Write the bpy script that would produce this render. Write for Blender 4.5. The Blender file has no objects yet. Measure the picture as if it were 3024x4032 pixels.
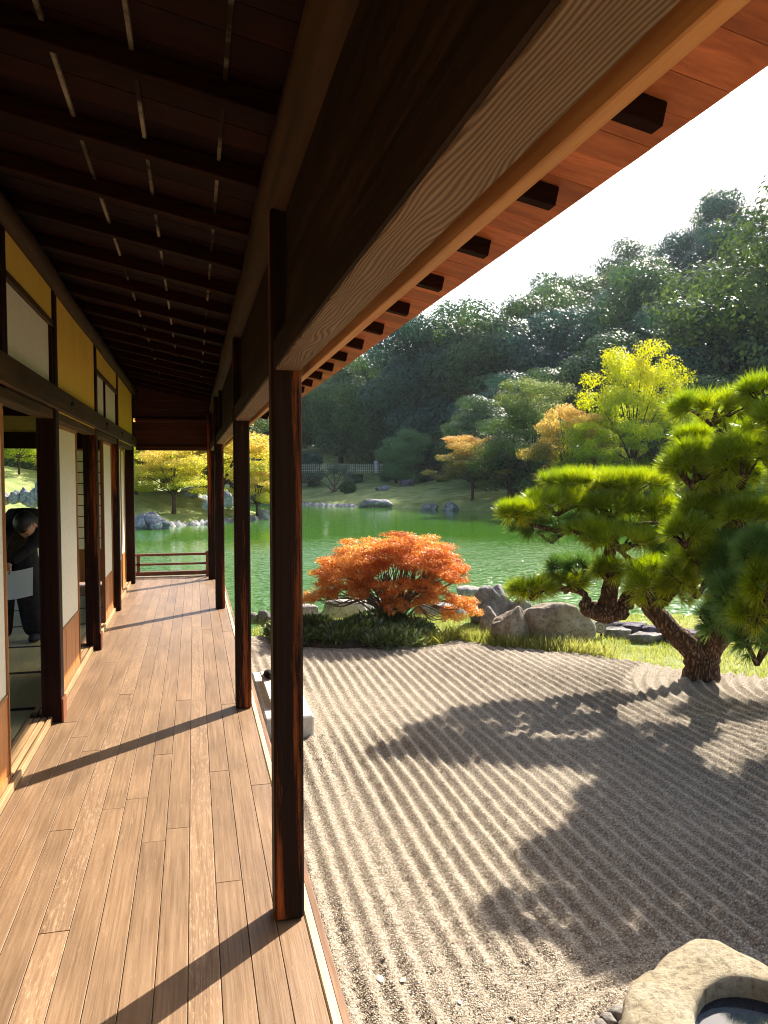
import bpy, bmesh, math, random
import numpy as np
from mathutils import Vector, Matrix, noise as mnoise
random.seed(7)
RNG = np.random.default_rng(7)
R = math.radians
scene = bpy.context.scene
COL = scene.collection

# ------------------------------------------------------------------ camera
EYE = 1.47                      # eye height above the veranda floor (z = 0)
YAW, PITCH = math.atan(750/3080), math.atan(148/3080)
FL = 3080.0
cam_d = bpy.data.cameras.new('camera')
cam_d.sensor_fit = 'VERTICAL'; cam_d.sensor_height = 24.0
cam_d.lens = 24.0*FL/4032.0
cam_d.clip_start = 0.05; cam_d.clip_end = 4000
cam = bpy.data.objects.new('camera', cam_d); COL.objects.link(cam)
cam.location = (0, 0, EYE)
cam.rotation_euler = (math.pi/2-PITCH, 0, -YAW)
scene.camera = cam

# ------------------------------------------------------------------ light
SUN_AZ = YAW + R(34.3); SUN_EL = R(39)
world = bpy.data.worlds.new('World'); scene.world = world; world.use_nodes = True
nt = world.node_tree; nt.nodes.clear()
sky = nt.nodes.new('ShaderNodeTexSky'); sky.sky_type = 'NISHITA'; sky.sun_disc = False
sky.sun_elevation = SUN_EL; sky.sun_rotation = SUN_AZ
sky.air_density = 1.0; sky.dust_density = 2.5; sky.ozone_density = 1.0
bg = nt.nodes.new('ShaderNodeBackground'); bg.inputs['Strength'].default_value = 0.10
wo = nt.nodes.new('ShaderNodeOutputWorld')
nt.links.new(sky.outputs[0], bg.inputs[0]); nt.links.new(bg.outputs[0], wo.inputs[0])
sun_d = bpy.data.lights.new('sun', 'SUN'); sun_d.energy = 4.6; sun_d.angle = R(0.5)
sun_d.color = (1.0, 0.925, 0.82)
sun = bpy.data.objects.new('sun', sun_d); COL.objects.link(sun)
sdir = Vector((math.sin(SUN_AZ)*math.cos(SUN_EL), math.cos(SUN_AZ)*math.cos(SUN_EL), math.sin(SUN_EL)))
sun.rotation_euler = sdir.to_track_quat('Z', 'Y').to_euler()
sun.location = sdir*60
vs = scene.view_settings
vs.view_transform = 'Standard'; vs.look = 'None'; vs.gamma = 1.0; vs.exposure = 1.6
vs.use_curve_mapping = False
cy = scene.cycles
cy.max_bounces = 10; cy.diffuse_bounces = 7; cy.glossy_bounces = 3; cy.transmission_bounces = 5
cy.volume_bounces = 0; cy.transparent_max_bounces = 6
cy.sample_clamp_indirect = 6.0; cy.caustics_reflective = False; cy.caustics_refractive = False
cy.use_denoising = True; cy.filter_width = 1.05
try: cy.denoiser = 'OPENIMAGEDENOISE'
except Exception: pass
cy.denoising_prefilter = 'ACCURATE'

# ------------------------------------------------------------------ pixel -> place (surveying the photo)
CT, ST = math.cos(YAW), math.sin(YAW); CP, SP = math.cos(PITCH), math.sin(PITCH)
def ray(px, py):
    a, b = (px-1512)/FL, (2016-py)/FL
    f = Vector((ST*CP, CT*CP, -SP)); r = Vector((CT, -ST, 0)); u = Vector((ST*SP, CT*SP, CP))
    return f + a*r + b*u
def on_plane(px, py, z):
    d = ray(px, py); t = (z-EYE)/d.z
    return Vector((0, 0, EYE)) + d*t
def at_depth(px, py, depth):
    d = ray(px, py)
    return Vector((0, 0, EYE)) + d*depth
def cam_xy(x, y):               # (depth, lateral) of a ground point
    return x*ST + y*CT, x*CT - y*ST
GZ, WZ = -0.5, -1.1             # gravel and water levels

# ------------------------------------------------------------------ object helpers
def tag(o, label=None, cat=None, group=None, kind=None):
    if label: o['label'] = label
    if cat: o['category'] = cat
    if group: o['group'] = group
    if kind: o['kind'] = kind
    return o
def wloc(o):
    v = Vector(o.location)
    while o.parent: o = o.parent; v = v + Vector(o.location)
    return v
def link(name, me, mat=None, parent=None, loc=(0, 0, 0)):
    o = bpy.data.objects.new(name, me); COL.objects.link(o)
    if mat is not None and me is not None and not me.materials: me.materials.append(mat)
    if parent is not None:
        o.parent = parent; o.location = Vector(loc) - wloc(parent)
    else: o.location = loc
    return o
def empty(name, loc, label, cat, group=None, rz=0):
    o = bpy.data.objects.new(name, None); COL.objects.link(o)
    o.location = loc; o.rotation_euler = (0, 0, rz); o.empty_display_size = .2
    return tag(o, label, cat, group)
def np_mesh(name, v, f, smooth=False):
    v = np.asarray(v, dtype=np.float32); f = np.asarray(f, dtype=np.int32)
    me = bpy.data.meshes.new(name)
    me.vertices.add(len(v)); me.vertices.foreach_set('co', v.ravel())
    n, k = f.shape
    me.loops.add(n*k); me.loops.foreach_set('vertex_index', f.ravel())
    me.polygons.add(n)
    me.polygons.foreach_set('loop_start', np.arange(0, n*k, k, dtype=np.int32))
    me.polygons.foreach_set('loop_total', np.full(n, k, dtype=np.int32))
    if smooth: me.polygons.foreach_set('use_smooth', np.ones(n, dtype=bool))
    me.update(calc_edges=True)
    return me
def box_mesh(sx, sy, sz, ch=0.0, seg=1):
    bm = bmesh.new(); bmesh.ops.create_cube(bm, size=1.0)
    bmesh.ops.scale(bm, vec=(sx, sy, sz), verts=bm.verts)
    if ch > 0: bmesh.ops.bevel(bm, geom=list(bm.edges), offset=ch, segments=seg, affect='EDGES', profile=.5)
    me = bpy.data.meshes.new('box'); bm.to_mesh(me); bm.free()
    return me
def box(name, x0, x1, y0, y1, z0, z1, mat, parent=None, ch=0.0):
    me = box_mesh(x1-x0, y1-y0, z1-z0, ch); me.name = name
    return link(name, me, mat, parent, ((x0+x1)/2, (y0+y1)/2, (z0+z1)/2))
def tube_arrays(pts, rad, ns=8, wob=0.0, seed=0, cap=True):
    pts = [Vector(p) for p in pts]; rg = random.Random(seed)
    V, F = [], []
    for i, p in enumerate(pts):
        a = pts[max(0, i-1)]; b = pts[min(len(pts)-1, i+1)]
        t = (b-a).normalized() if (b-a).length > 1e-6 else Vector((0, 0, 1))
        ref = Vector((0, 0, 1)) if abs(t.z) < .9 else Vector((0, 1, 0))
        u = t.cross(ref).normalized(); w = t.cross(u)
        for k in range(ns):
            an = 2*math.pi*k/ns; r = rad[i]*(1+wob*(rg.random()-.5)*2)
            V.append(p+(u*math.cos(an)+w*math.sin(an))*r)
    for i in range(len(pts)-1):
        for k in range(ns):
            F.append((i*ns+k, i*ns+(k+1) % ns, (i+1)*ns+(k+1) % ns, (i+1)*ns+k))
    if cap:
        for base, i in ((0, 0), ((len(pts)-1)*ns, len(pts)-1)):
            V.append(pts[i]); c = len(V)-1
            for k in range(ns):
                F.append((base+k, base+(k+1) % ns, c, c))
    return V, F
def tubes_mesh(name, tubes, smooth=True):
    bm = bmesh.new()
    for V, F in tubes:
        vs_ = [bm.verts.new(v) for v in V]
        for f in F:
            ff = list(dict.fromkeys(f))
            try: bm.faces.new([vs_[i] for i in ff])
            except ValueError: pass
    bmesh.ops.recalc_face_normals(bm, faces=bm.faces)
    me = bpy.data.meshes.new(name); bm.to_mesh(me); bm.free()
    if smooth: me.polygons.foreach_set('use_smooth', np.ones(len(me.polygons), dtype=bool))
    return me
def smooth_path(pts, rad, n=6, jit=0.0, seed=0):
    rg = random.Random(seed); P = [Vector(p) for p in pts]; out, ro = [], []
    for i in range(len(P)-1):
        p0 = P[max(0, i-1)]; p1 = P[i]; p2 = P[i+1]; p3 = P[min(len(P)-1, i+2)]
        for k in range(n):
            t = k/n
            q = 0.5*((2*p1)+(-p0+p2)*t+(2*p0-5*p1+4*p2-p3)*t*t+(-p0+3*p1-3*p2+p3)*t**3)
            r = rad[i]*(1-t)+rad[i+1]*t
            if jit: q = q+Vector((rg.uniform(-1, 1), rg.uniform(-1, 1), rg.uniform(-1, 1)))*jit*r
            out.append(q); ro.append(r)
    out.append(P[-1]); ro.append(rad[-1])
    return out, ro

# ------------------------------------------------------------------ materials
def new_mat(name):
    m = bpy.data.materials.new(name); m.use_nodes = True
    m.node_tree.nodes.clear()
    return m, m.node_tree
class N:
    def __init__(s, nt): s.nt = nt
    def __call__(s, typ, **kw):
        n = s.nt.nodes.new(typ)
        for k, v in kw.items():
            if hasattr(n, k) and not k.startswith('i_'): setattr(n, k, v)
        return n
    def l(s, a, b): s.nt.links.new(a, b)
def setin(n, **kw):
    for k, v in kw.items(): n.inputs[k.replace('_', ' ')].default_value = v
def ramp(nd, cols, interp='LINEAR'):
    r = nd('ShaderNodeValToRGB'); cr = r.color_ramp; cr.interpolation = interp
    while len(cr.elements) > 1: cr.elements.remove(cr.elements[-1])
    cr.elements[0].position = cols[0][0]; cr.elements[0].color = (*cols[0][1], 1)
    for p, c in cols[1:]:
        e = cr.elements.new(p); e.color = (*c, 1)
    return r
def principled(nd, rough=.6, spec=.3):
    b = nd('ShaderNodeBsdfPrincipled'); b.inputs['Roughness'].default_value = rough
    b.inputs['Specular IOR Level'].default_value = spec
    o = nd('ShaderNodeOutputMaterial'); nd.l(b.outputs[0], o.inputs[0])
    return b, o
def wood(name, c1, c2, axis='Y', grain=70, rough=.6, spec=.25, bump=.25, patch=None, pth=(.56, .66), var=.25,
         ring=False, pscale=(6, 1.2), dirt=.35):
    m, t = new_mat(name); nd = N(t); b, o = principled(nd, rough, spec)
    g = nd('ShaderNodeNewGeometry'); oi = nd('ShaderNodeObjectInfo')
    mul = nd('ShaderNodeMath', operation='MULTIPLY'); mul.inputs[1].default_value = 37.0
    nd.l(oi.outputs['Random'], mul.inputs[0])
    add = nd('ShaderNodeVectorMath', operation='ADD')
    nd.l(g.outputs['Position'], add.inputs[0]); nd.l(mul.outputs[0], add.inputs[1])
    def mapped(cross, along):
        mp = nd('ShaderNodeMapping'); s = [cross]*3; s['XYZ'.index(axis)] = along
        mp.inputs['Scale'].default_value = s; nd.l(add.outputs[0], mp.inputs['Vector']); return mp
    n1 = nd('ShaderNodeTexNoise'); setin(n1, Scale=1.0, Detail=6.0, Roughness=.65, Distortion=.4)
    nd.l(mapped(grain, grain*.03).outputs[0], n1.inputs['Vector'])
    src = n1.outputs['Fac']
    if ring:
        wv = nd('ShaderNodeTexWave', wave_type='BANDS', bands_direction='X'); setin(wv, Scale=1.0, Distortion=26.0, Detail=1.5)
        wv.inputs['Detail Scale'].default_value = .35
        nd.l(mapped(44, 8.0).outputs[0], wv.inputs['Vector'])
        mx = nd('ShaderNodeMix', data_type='FLOAT'); mx.inputs[0].default_value = .42
        nd.l(wv.outputs['Fac'], mx.inputs[2]); nd.l(n1.outputs['Fac'], mx.inputs[3]); src = mx.outputs[0]
        r1 = ramp(nd, [(.15, c1), (.75, c2)])
    else:
        r1 = ramp(nd, [(.3, c1), (.7, c2)])
    nd.l(src, r1.inputs[0])
    col = r1.outputs[0]
    if dirt:
        n3 = nd('ShaderNodeTexNoise'); setin(n3, Scale=1.0, Detail=4.0, Roughness=.6)
        nd.l(mapped(5, 1.6).outputs[0], n3.inputs['Vector'])
        r3 = ramp(nd, [(.3, (1-dirt,)*3), (.7, (1.1,)*3)]); nd.l(n3.outputs['Fac'], r3.inputs[0])
        mm = nd('ShaderNodeMix', data_type='RGBA', blend_type='MULTIPLY'); mm.inputs[0].default_value = 1
        nd.l(col, mm.inputs[6]); nd.l(r3.outputs[0], mm.inputs[7]); col = mm.outputs[2]
    if patch:
        n2 = nd('ShaderNodeTexNoise'); setin(n2, Scale=1.0, Detail=8.0, Roughness=.75)
        nd.l(mapped(pscale[0], pscale[1]).outputs[0], n2.inputs['Vector'])
        r2 = ramp(nd, [(pth[0], (0,)*3), (pth[1], (1,)*3)]); nd.l(n2.outputs['Fac'], r2.inputs[0])
        m2 = nd('ShaderNodeMix', data_type='RGBA'); nd.l(r2.outputs[0], m2.inputs[0])
        nd.l(col, m2.inputs[6]); m2.inputs[7].default_value = (*patch, 1); col = m2.outputs[2]
    hs = nd('ShaderNodeHueSaturation'); mr = nd('ShaderNodeMapRange')
    mr.inputs[3].default_value = 1-var; mr.inputs[4].default_value = 1+var
    nd.l(oi.outputs['Random'], mr.inputs[0]); nd.l(mr.outputs[0], hs.inputs['Value']); nd.l(col, hs.inputs['Color'])
    nd.l(hs.outputs[0], b.inputs['Base Color'])
    bp = nd('ShaderNodeBump'); setin(bp, Strength=bump, Distance=.004); nd.l(src, bp.inputs['Height'])
    nd.l(bp.outputs[0], b.inputs['Normal'])
    rr = nd('ShaderNodeMapRange'); rr.inputs[3].default_value = rough-.12; rr.inputs[4].default_value = rough+.15
    nd.l(n1.outputs['Fac'], rr.inputs[0]); nd.l(rr.outputs[0], b.inputs['Roughness'])
    return m
def noisy(name, cols, scale=8, detail=5, rough=.85, spec=.15, bump=.3, bdist=.01, bscale=None, coord='P', vor=None):
    m, t = new_mat(name); nd = N(t); b, o = principled(nd, rough, spec)
    g = nd('ShaderNodeNewGeometry'); tc = nd('ShaderNodeTexCoord')
    vec = g.outputs['Position'] if coord == 'P' else tc.outputs['Object']
    n1 = nd('ShaderNodeTexNoise'); setin(n1, Scale=scale, Detail=detail, Roughness=.65); nd.l(vec, n1.inputs['Vector'])
    r1 = ramp(nd, cols); nd.l(n1.outputs['Fac'], r1.inputs[0]); nd.l(r1.outputs[0], b.inputs['Base Color'])
    if vor:
        n2 = nd('ShaderNodeTexVoronoi'); setin(n2, Scale=vor); out = n2.outputs['Distance']
    else:
        n2 = nd('ShaderNodeTexNoise'); setin(n2, Scale=bscale or scale*4, Detail=8.0, Roughness=.7); out = n2.outputs['Fac']
    nd.l(vec, n2.inputs['Vector'])
    bp = nd('ShaderNodeBump'); setin(bp, Strength=bump, Distance=bdist); nd.l(out, bp.inputs['Height'])
    nd.l(bp.outputs[0], b.inputs['Normal'])
    return m
def leaf_mat(name, cols, trans=.45, gloss=.12, rough=.35, big=.35, tcol=None, bigcols=None, zramp=None):
    """per-leaf colour (random per island), slow colour drift through the crown, light through the leaf"""
    m, t = new_mat(name); nd = N(t)
    g = nd('ShaderNodeNewGeometry'); tc = nd('ShaderNodeTexCoord')
    r1 = ramp(nd, cols)
    n1 = nd('ShaderNodeTexNoise'); setin(n1, Scale=big, Detail=3.0); nd.l(tc.outputs['Object'], n1.inputs['Vector'])
    mr = nd('ShaderNodeMapRange'); setin(mr); mr.inputs[1].default_value = .3; mr.inputs[2].default_value = .7
    nd.l(n1.outputs['Fac'], mr.inputs[0])
    a = nd('ShaderNodeMix', data_type='FLOAT'); a.inputs[0].default_value = .45
    nd.l(mr.outputs[0], a.inputs[2]); nd.l(g.outputs['Random Per Island'], a.inputs[3])
    src = a.outputs[0]
    if zramp:
        sp = nd('ShaderNodeSeparateXYZ'); nd.l(tc.outputs['Object'], sp.inputs[0])
        zz = nd('ShaderNodeMapRange'); zz.inputs[1].default_value = zramp[0]; zz.inputs[2].default_value = zramp[1]
        nd.l(sp.outputs[2], zz.inputs[0])
        a2 = nd('ShaderNodeMix', data_type='FLOAT'); a2.inputs[0].default_value = .5
        nd.l(src, a2.inputs[2]); nd.l(zz.outputs[0], a2.inputs[3]); src = a2.outputs[0]
    nd.l(src, r1.inputs[0])
    b = nd('ShaderNodeBsdfPrincipled'); b.inputs['Roughness'].default_value = rough
    b.inputs['Specular IOR Level'].default_value = gloss*3
    nd.l(r1.outputs[0], b.inputs['Base Color'])
    tr = nd('ShaderNodeBsdfTranslucent')
    hs = nd('ShaderNodeHueSaturation'); setin(hs, Saturation=1.08, Value=1.75); nd.l(r1.outputs[0], hs.inputs['Color'])
    nd.l(hs.outputs[0], tr.inputs[0])
    mx = nd('ShaderNodeMixShader'); mx.inputs[0].default_value = trans
    nd.l(b.outputs[0], mx.inputs[1]); nd.l(tr.outputs[0], mx.inputs[2])
    o = nd('ShaderNodeOutputMaterial'); nd.l(mx.outputs[0], o.inputs[0])
    return m
def plain(name, c, rough=.6, spec=.3, metal=0):
    m, t = new_mat(name); nd = N(t); b, o = principled(nd, rough, spec)
    b.inputs['Base Color'].default_value = (*c, 1); b.inputs['Metallic'].default_value = metal
    return m

M = {}
M['plank'] = wood('deck_plank_wood', (.185, .108, .055), (.30, .185, .10), 'Y', 90, .42, .5, .3, patch=(.38, .25, .14), pth=(.60, .72), var=.08, pscale=(60, 9), dirt=.3)
M['plank_worn'] = wood('worn_plank_wood', (.19, .11, .056), (.31, .19, .105), 'Y', 90, .44, .5, .4, patch=(.44, .30, .17), pth=(.53, .66), var=.08, pscale=(110, 16), dirt=.25)
M['trim'] = wood('bleached_edge_wood', (.42, .30, .16), (.72, .60, .40), 'Y', 60, .7, .2, .3, patch=(.2, .09, .04), pth=(.62, .7), pscale=(8, 1), var=.05)
M['fascia'] = wood('fascia_wood', (.14, .07, .04), (.34, .21, .13), 'Y', 60, .7, .2, .3)
M['sill'] = wood('sill_wood', (.34, .19, .08), (.58, .37, .18), 'Y', 60, .5, .3, .3, var=.1)
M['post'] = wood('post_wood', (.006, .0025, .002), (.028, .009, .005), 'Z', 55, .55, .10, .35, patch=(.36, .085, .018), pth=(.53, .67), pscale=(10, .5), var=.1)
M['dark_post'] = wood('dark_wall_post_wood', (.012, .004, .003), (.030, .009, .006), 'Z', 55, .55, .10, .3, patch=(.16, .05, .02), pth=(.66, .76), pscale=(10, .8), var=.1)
M['red_post'] = wood('reddish_stile_wood', (.12, .035, .012), (.28, .085, .03), 'Z', 60, .5, .3, .3)
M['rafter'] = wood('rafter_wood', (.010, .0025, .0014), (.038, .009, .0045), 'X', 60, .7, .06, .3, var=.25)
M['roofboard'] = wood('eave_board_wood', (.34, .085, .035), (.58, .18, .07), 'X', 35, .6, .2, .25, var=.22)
M['shadeboard'] = wood('shaded_ceiling_board_wood', (.008, .002, .0012), (.028, .006, .0035), 'X', 35, .75, .1, .25, var=.4)  # same boards as the eave, with the deep shade indoors painted into their colour
M['batten_pale'] = noisy('pale_bamboo_batten', [(.46, (.02, .012, .008)), (.60, (.26, .22, .17))], 2.2)
M['beam'] = wood('weathered_beam_wood', (.085, .047, .028), (.23, .145, .092), 'Y', 50, .7, .2, .6, ring=True, var=.05, dirt=.3)
M['log'] = wood('log_beam_wood', (.028, .015, .009), (.088, .048, .028), 'Y', 30, .7, .08, .3, var=.1)
M['nageshi'] = wood('lintel_wood', (.04, .021, .010), (.14, .075, .036), 'Y', 50, .65, .10, .35, var=.1, dirt=.5)
M['dark_board'] = wood('dark_board_wood', (.014, .0075, .005), (.048, .026, .016), 'Y', 30, .75, .06, .3, var=.2)
M['rail_orange'] = wood('orange_rail_wood', (.42, .17, .05), (.62, .32, .13), 'Y', 70, .55, .25, .2, var=.05)
M['kick'] = wood('orange_kick_board', (.40, .13, .025), (.60, .24, .05), 'Z', 60, .45, .35, .2, var=.12)
M['stile'] = wood('door_stile_wood', (.30, .12, .04), (.50, .24, .09), 'Z', 60, .5, .3, .2, var=.1)
M['rail_end'] = wood('railing_wood', (.10, .035, .02), (.26, .11, .06), 'X', 60, .55, .25, .2, var=.1)
M['header'] = wood('header_board_wood', (.03, .008, .005), (.09, .024, .013), 'X', 40, .6, .2, .3, var=.1)
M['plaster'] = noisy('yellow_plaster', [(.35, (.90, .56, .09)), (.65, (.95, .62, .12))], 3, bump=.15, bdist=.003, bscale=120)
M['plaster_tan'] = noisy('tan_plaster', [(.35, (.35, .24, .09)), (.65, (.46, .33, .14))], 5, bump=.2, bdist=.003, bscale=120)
def paper():
    m, t = new_mat('shoji_paper'); nd = N(t)
    g = nd('ShaderNodeNewGeometry'); n1 = nd('ShaderNodeTexNoise'); setin(n1, Scale=26.0, Detail=6.0)
    nd.l(g.outputs['Position'], n1.inputs['Vector'])
    r1 = ramp(nd, [(.3, (.88, .82, .64)), (.7, (.94, .89, .74))]); nd.l(n1.outputs['Fac'], r1.inputs[0])
    d = nd('ShaderNodeBsdfDiffuse'); tr = nd('ShaderNodeBsdfTranslucent'); nd.l(r1.outputs[0], d.inputs[0]); nd.l(r1.outputs[0], tr.inputs[0])
    mx = nd('ShaderNodeMixShader'); mx.inputs[0].default_value = .10
    nd.l(d.outputs[0], mx.inputs[1]); nd.l(tr.outputs[0], mx.inputs[2])
    o = nd('ShaderNodeOutputMaterial'); nd.l(mx.outputs[0], o.inputs[0]); return m
M['paper'] = paper()
M['tatami'] = wood('tatami_straw', (.30, .26, .11), (.46, .41, .20), 'Y', 160, .7, .2, .5, var=.1, dirt=.15)
M['black'] = plain('black_cloth_edge', (.012, .011, .011), .8, .1)
M['iron'] = plain('dark_iron', (.02, .02, .02), .5, .4, .6)
# ================================================================== TEAHOUSE
house = empty('teahouse', (0, 0, 0), 'dark timber teahouse veranda with plank floor, posts, shoji doors and deep eaves', 'building')
Y0, Y1 = -3.0, 11.75           # veranda runs from behind the camera to the railing

# --- veranda floor
floor = box('veranda_floor', -.83, .33, Y0, Y1-.02, -.13, -.034, M['fascia'], house)
pw = .0935; ncol = 12
rg = random.Random(3)
joints = {3: [1.9], 5: [1.62, 3.2], 7: [2.1], 8: [2.63], 9: [1.4, 4.35], 6: [3.65], 4: [3.3, 5.2], 2: [3.9], 10: [4.6, 6.4]}
xr = .341
for c in range(ncol+1):
    x1 = xr - c*pw; x0 = max(x1-pw+.0022, -.8255)
    if x1-x0 < .02: continue
    cuts = [Y0]; 
    js = set(joints.get(c, []))
    y = Y0+rg.uniform(2.0, 4.5)
    while y < Y1-.5:
        if all(abs(y-j) > .9 for j in js): js.add(y)
        y += rg.uniform(3.0, 5.0)
    cuts += sorted(js)+[Y1]
    for a, b_ in zip(cuts, cuts[1:]):
        if b_-a < .25: continue
        dz = rg.uniform(-.0012, .0008)
        worn = (c in (3, 8)) or rg.random() < .04
        box('plank', x0, x1, a+.0015, b_-.0015, -.032+dz, dz, M['plank_worn'] if worn else M['plank'], floor, .0013)
edge = box('floor_edge', .3435, .372, Y0, Y1, -.08, .002, M['trim'], house, .004)
ys = [Y0, .4, 3.35, 6.3, 9.2, Y1]
for a, b_ in zip(ys, ys[1:]):
    box('fascia_board', .384, .410, a+.002, b_-.002, -.17, -.052+rg.uniform(-.002, .002), M['fascia'], house, .003)
for y in (-1, 1, 2.55, 4.95, 6.9, 8.9, 11.1):
    box('foundation_post', .24, .33, y-.05, y+.05, (-.62 if y < 8 else -1.7), -.135, M['dark_post'], house)
box('floor_beam', .20, .34, Y0, Y1, -.25, -.135, M['fascia'], house)

# --- outer posts, measured from their feet
posts = [(.244, .341, 2.51), (.244, .341, 4.915), (.222, .322, 8.68), (.19, .30, 11.15), (.244, .341, -.1), (.244, .341, -2.6)]
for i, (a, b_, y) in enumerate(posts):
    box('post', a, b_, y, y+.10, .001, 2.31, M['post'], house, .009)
# door-head beam between the posts (its grained underside faces us), board wall and log above it
KB = EYE+.33
cuts = [Y0, 2.56, 4.965, 8.73, 11.2]
box('head_beam', .256, .337, Y0, 2.505, KB, KB+.085, M['beam'], house, .003)
box('head_beam', .256, .337, 2.615, 4.91, KB, KB+.085, M['beam'], house, .003)
box('head_beam', .250, .331, 5.02, 8.675, KB, KB+.085, M['beam'], house, .003)
box('head_beam', .236, .317, 8.785, 11.14, KB, KB+.085, M['beam'], house, .003)
box('shutter_rail', .366, .388, Y0, 11.5, KB+.004, KB+.036, M['rail_orange'], house, .002)
box('shutter_rail', .338, .3655, Y0, 11.5, KB+.058, KB+.072, M['fascia'], house)
seg = [(Y0, 2.5), (2.62, 4.9), (5.03, 8.66), (8.8, 11.13)]
for a, b_ in seg:
    x = .288 if b_ < 8 else (.28 if b_ < 9 else .262)
    for k in range(3):
        z0 = KB+.086+k*.145
        box('wall_board', x+k*.002, x+.012+k*.002, a, b_, z0+.001, z0+.144, M['dark_board'], house, .001)
box('strut', .25, .30, 7.95, 8.03, KB+.086, EYE+.84, M['dark_post'], house, .004)
for a, b_ in seg: box('beam_facing', .249 if b_ < 8 else (.243 if b_ < 9 else .229), .2555 if b_ < 8 else (.2495 if b_ < 9 else .2355), a+.02, b_-.01, KB+.004, KB+.0855, M['dark_board'], house)
def log(name, x, z, y0, y1, r, mat):
    n = 40; pts = [(x+.004*math.sin(i*.7), y0+(y1-y0)*i/n, z+.004*math.cos(i*.9)) for i in range(n+1)]
    V, F = tube_arrays([(p[0], p[1], p[2]) for p in pts], [r*(1+.03*math.sin(i*1.3)) for i in range(n+1)], 18)
    return link(name, tubes_mesh(name, [(V, F)]), mat, house)
log('log_beam', .295, EYE+.905, Y0, 11.4, .078, M['log'])
log('log_beam', -.782, EYE+1.118, Y0, 11.25, .052, M['log'])

# --- roof
SL = .21
def zb(x): return EYE+.97-SL*(x-.3)       # underside of the rafters
XE, XR, XI = 1.172, 1.077, -4.7
roof_me = np_mesh('roof', [(XI, Y0, zb(XI)+.10), (XE-.03, Y0, zb(XE-.03)+.082), (XE-.03, 12.15, zb(XE-.03)+.082), (XI, 12.15, zb(XI)+.10),
                           (XI, Y0, zb(XI)+.2), (XE-.03, Y0, zb(XE)+.115), (XE-.03, 12.15, zb(XE)+.115), (XI, 12.15, zb(XI)+.2)],
                  [(0, 1, 2, 3), (7, 6, 5, 4), (0, 4, 5, 1), (1, 5, 6, 2), (2, 6, 7, 3), (3, 7, 4, 0)])
roof = link('roof', roof_me, M['dark_board'], house)
def sloped(name, x0, x1, y0, y1, lo, hi, mat, parent, ch=0):
    """a board lying in the roof slope between heights lo and hi above the rafters' underside"""
    L = (x1-x0)*math.sqrt(1+SL*SL); me = box_mesh(L, y1-y0, hi-lo, ch); me.name = name
    xm = (x0+x1)/2
    o = link(name, me, mat, parent, (xm, (y0+y1)/2, zb(xm)+(lo+hi)/2)); o.rotation_euler = (0, math.atan(SL), 0)
    return o
yy = 1.677-.555*8
while yy < 12.1:
    if yy > Y0:
        sloped('rafter', XI, XR, yy-.024, yy+.024, 0, .060, M['rafter'], roof, .003)
    yy += .555
y = Y0
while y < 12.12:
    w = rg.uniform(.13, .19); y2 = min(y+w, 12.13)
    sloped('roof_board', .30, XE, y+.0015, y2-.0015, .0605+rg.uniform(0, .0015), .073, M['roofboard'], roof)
    sloped('ceiling_board', XI+.05, .298, y+.0015, y2-.0015, .0605+rg.uniform(0, .003), .073, M['shadeboard'], roof)
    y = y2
for x in (.09, -.15, -.37):
    sloped('batten', x, x+.012, Y0, 12.0, .050, .0602, M['batten_pale'], roof)

# --- header wall at the end of the veranda
hy = 11.2
box('end_lintel', -.76, .19, hy, hy+.10, KB, KB+.06, M['header'], house, .003)
box('end_board', -.90, .275, hy+.03, hy+.05, KB+.061, EYE+.715, M['header'], house)
box('end_beam', -.76, .21, hy-.05, hy+.10, EYE+.716, EYE+.765, M['header'], house, .008)
for k in range(4):
    z0 = EYE+.767+k*.125
    box('end_board', -.90, .275, hy+.02+k*.006, hy+.04+k*.006, z0, z0+.123, M['header'], house)
box('end_strut', -.15, -.10, hy-.02, hy+.018, EYE+.767, EYE+1.0, M['header'], house)

# --- railing at the end
rl = box('railing', -4.4, .262, 11.62, 11.68, .30, .335, M['rail_end'], house, .006)
tag(rl, 'low dark timber railing closing the far end')
box('middle_rail', -4.4, .2, 11.63, 11.67, .165, .195, M['rail_end'], rl, .003)
box('bottom_rail', -4.4, .24, 11.61, 11.69, .02, .075, M['rail_end'], rl, .003)
box('corner_baluster', .165, .245, 11.60, 11.70, .002, .36, M['rail_end'], rl, .006)
for x in (-.80, -1.9, -3.0, -4.1):
    box('baluster', x, x+.045, 11.63, 11.67, .075, .30, M['rail_end'], rl)
br = link('rail_brace', tubes_mesh('rail_brace', [tube_arrays([(.21, 11.55, .02), (.21, 11.2, .25)], [.02, .02], 4)]), M['rail_end'], rl)

# --- inner wall: posts, sill, lintel, plaster, doors
XL = -.775
wallposts = [(4.9, .113), (6.87, .113), (8.80, .10), (10.95, .12), (2.3, .113), (-.2, .113)]
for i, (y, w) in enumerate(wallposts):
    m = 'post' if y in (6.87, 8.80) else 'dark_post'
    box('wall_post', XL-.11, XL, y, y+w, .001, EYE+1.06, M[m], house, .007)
    if y in (4.9, 6.87): box('post_shoe', XL+.001, XL+.012, y-.004, y+w, .001, .14, M['red_post'], house)
segs = [(Y0, 2.295), (2.418, 4.895), (5.018, 6.865), (6.988, 8.795), (8.905, 10.945)]
for a, b_ in segs:
    s = box('sill', -.845, -.826, a, b_, .0005, .042, M['sill'], house, .002)
    for k in range(3):
        box('sill_rail', -.885-k*.036, -.856-k*.036, a, b_, .0, .038+k*.001, M['sill'], s)
ng = box('lintel_beam', XL+.0005, XL+.028, Y0, 11.22, EYE+.375, EYE+.503, M['nageshi'], house, .004)
box('lintel_beam', XL-.10, XL+.012, Y0, 2.29, EYE+.325, EYE+.374, M['nageshi'], house)
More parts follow.
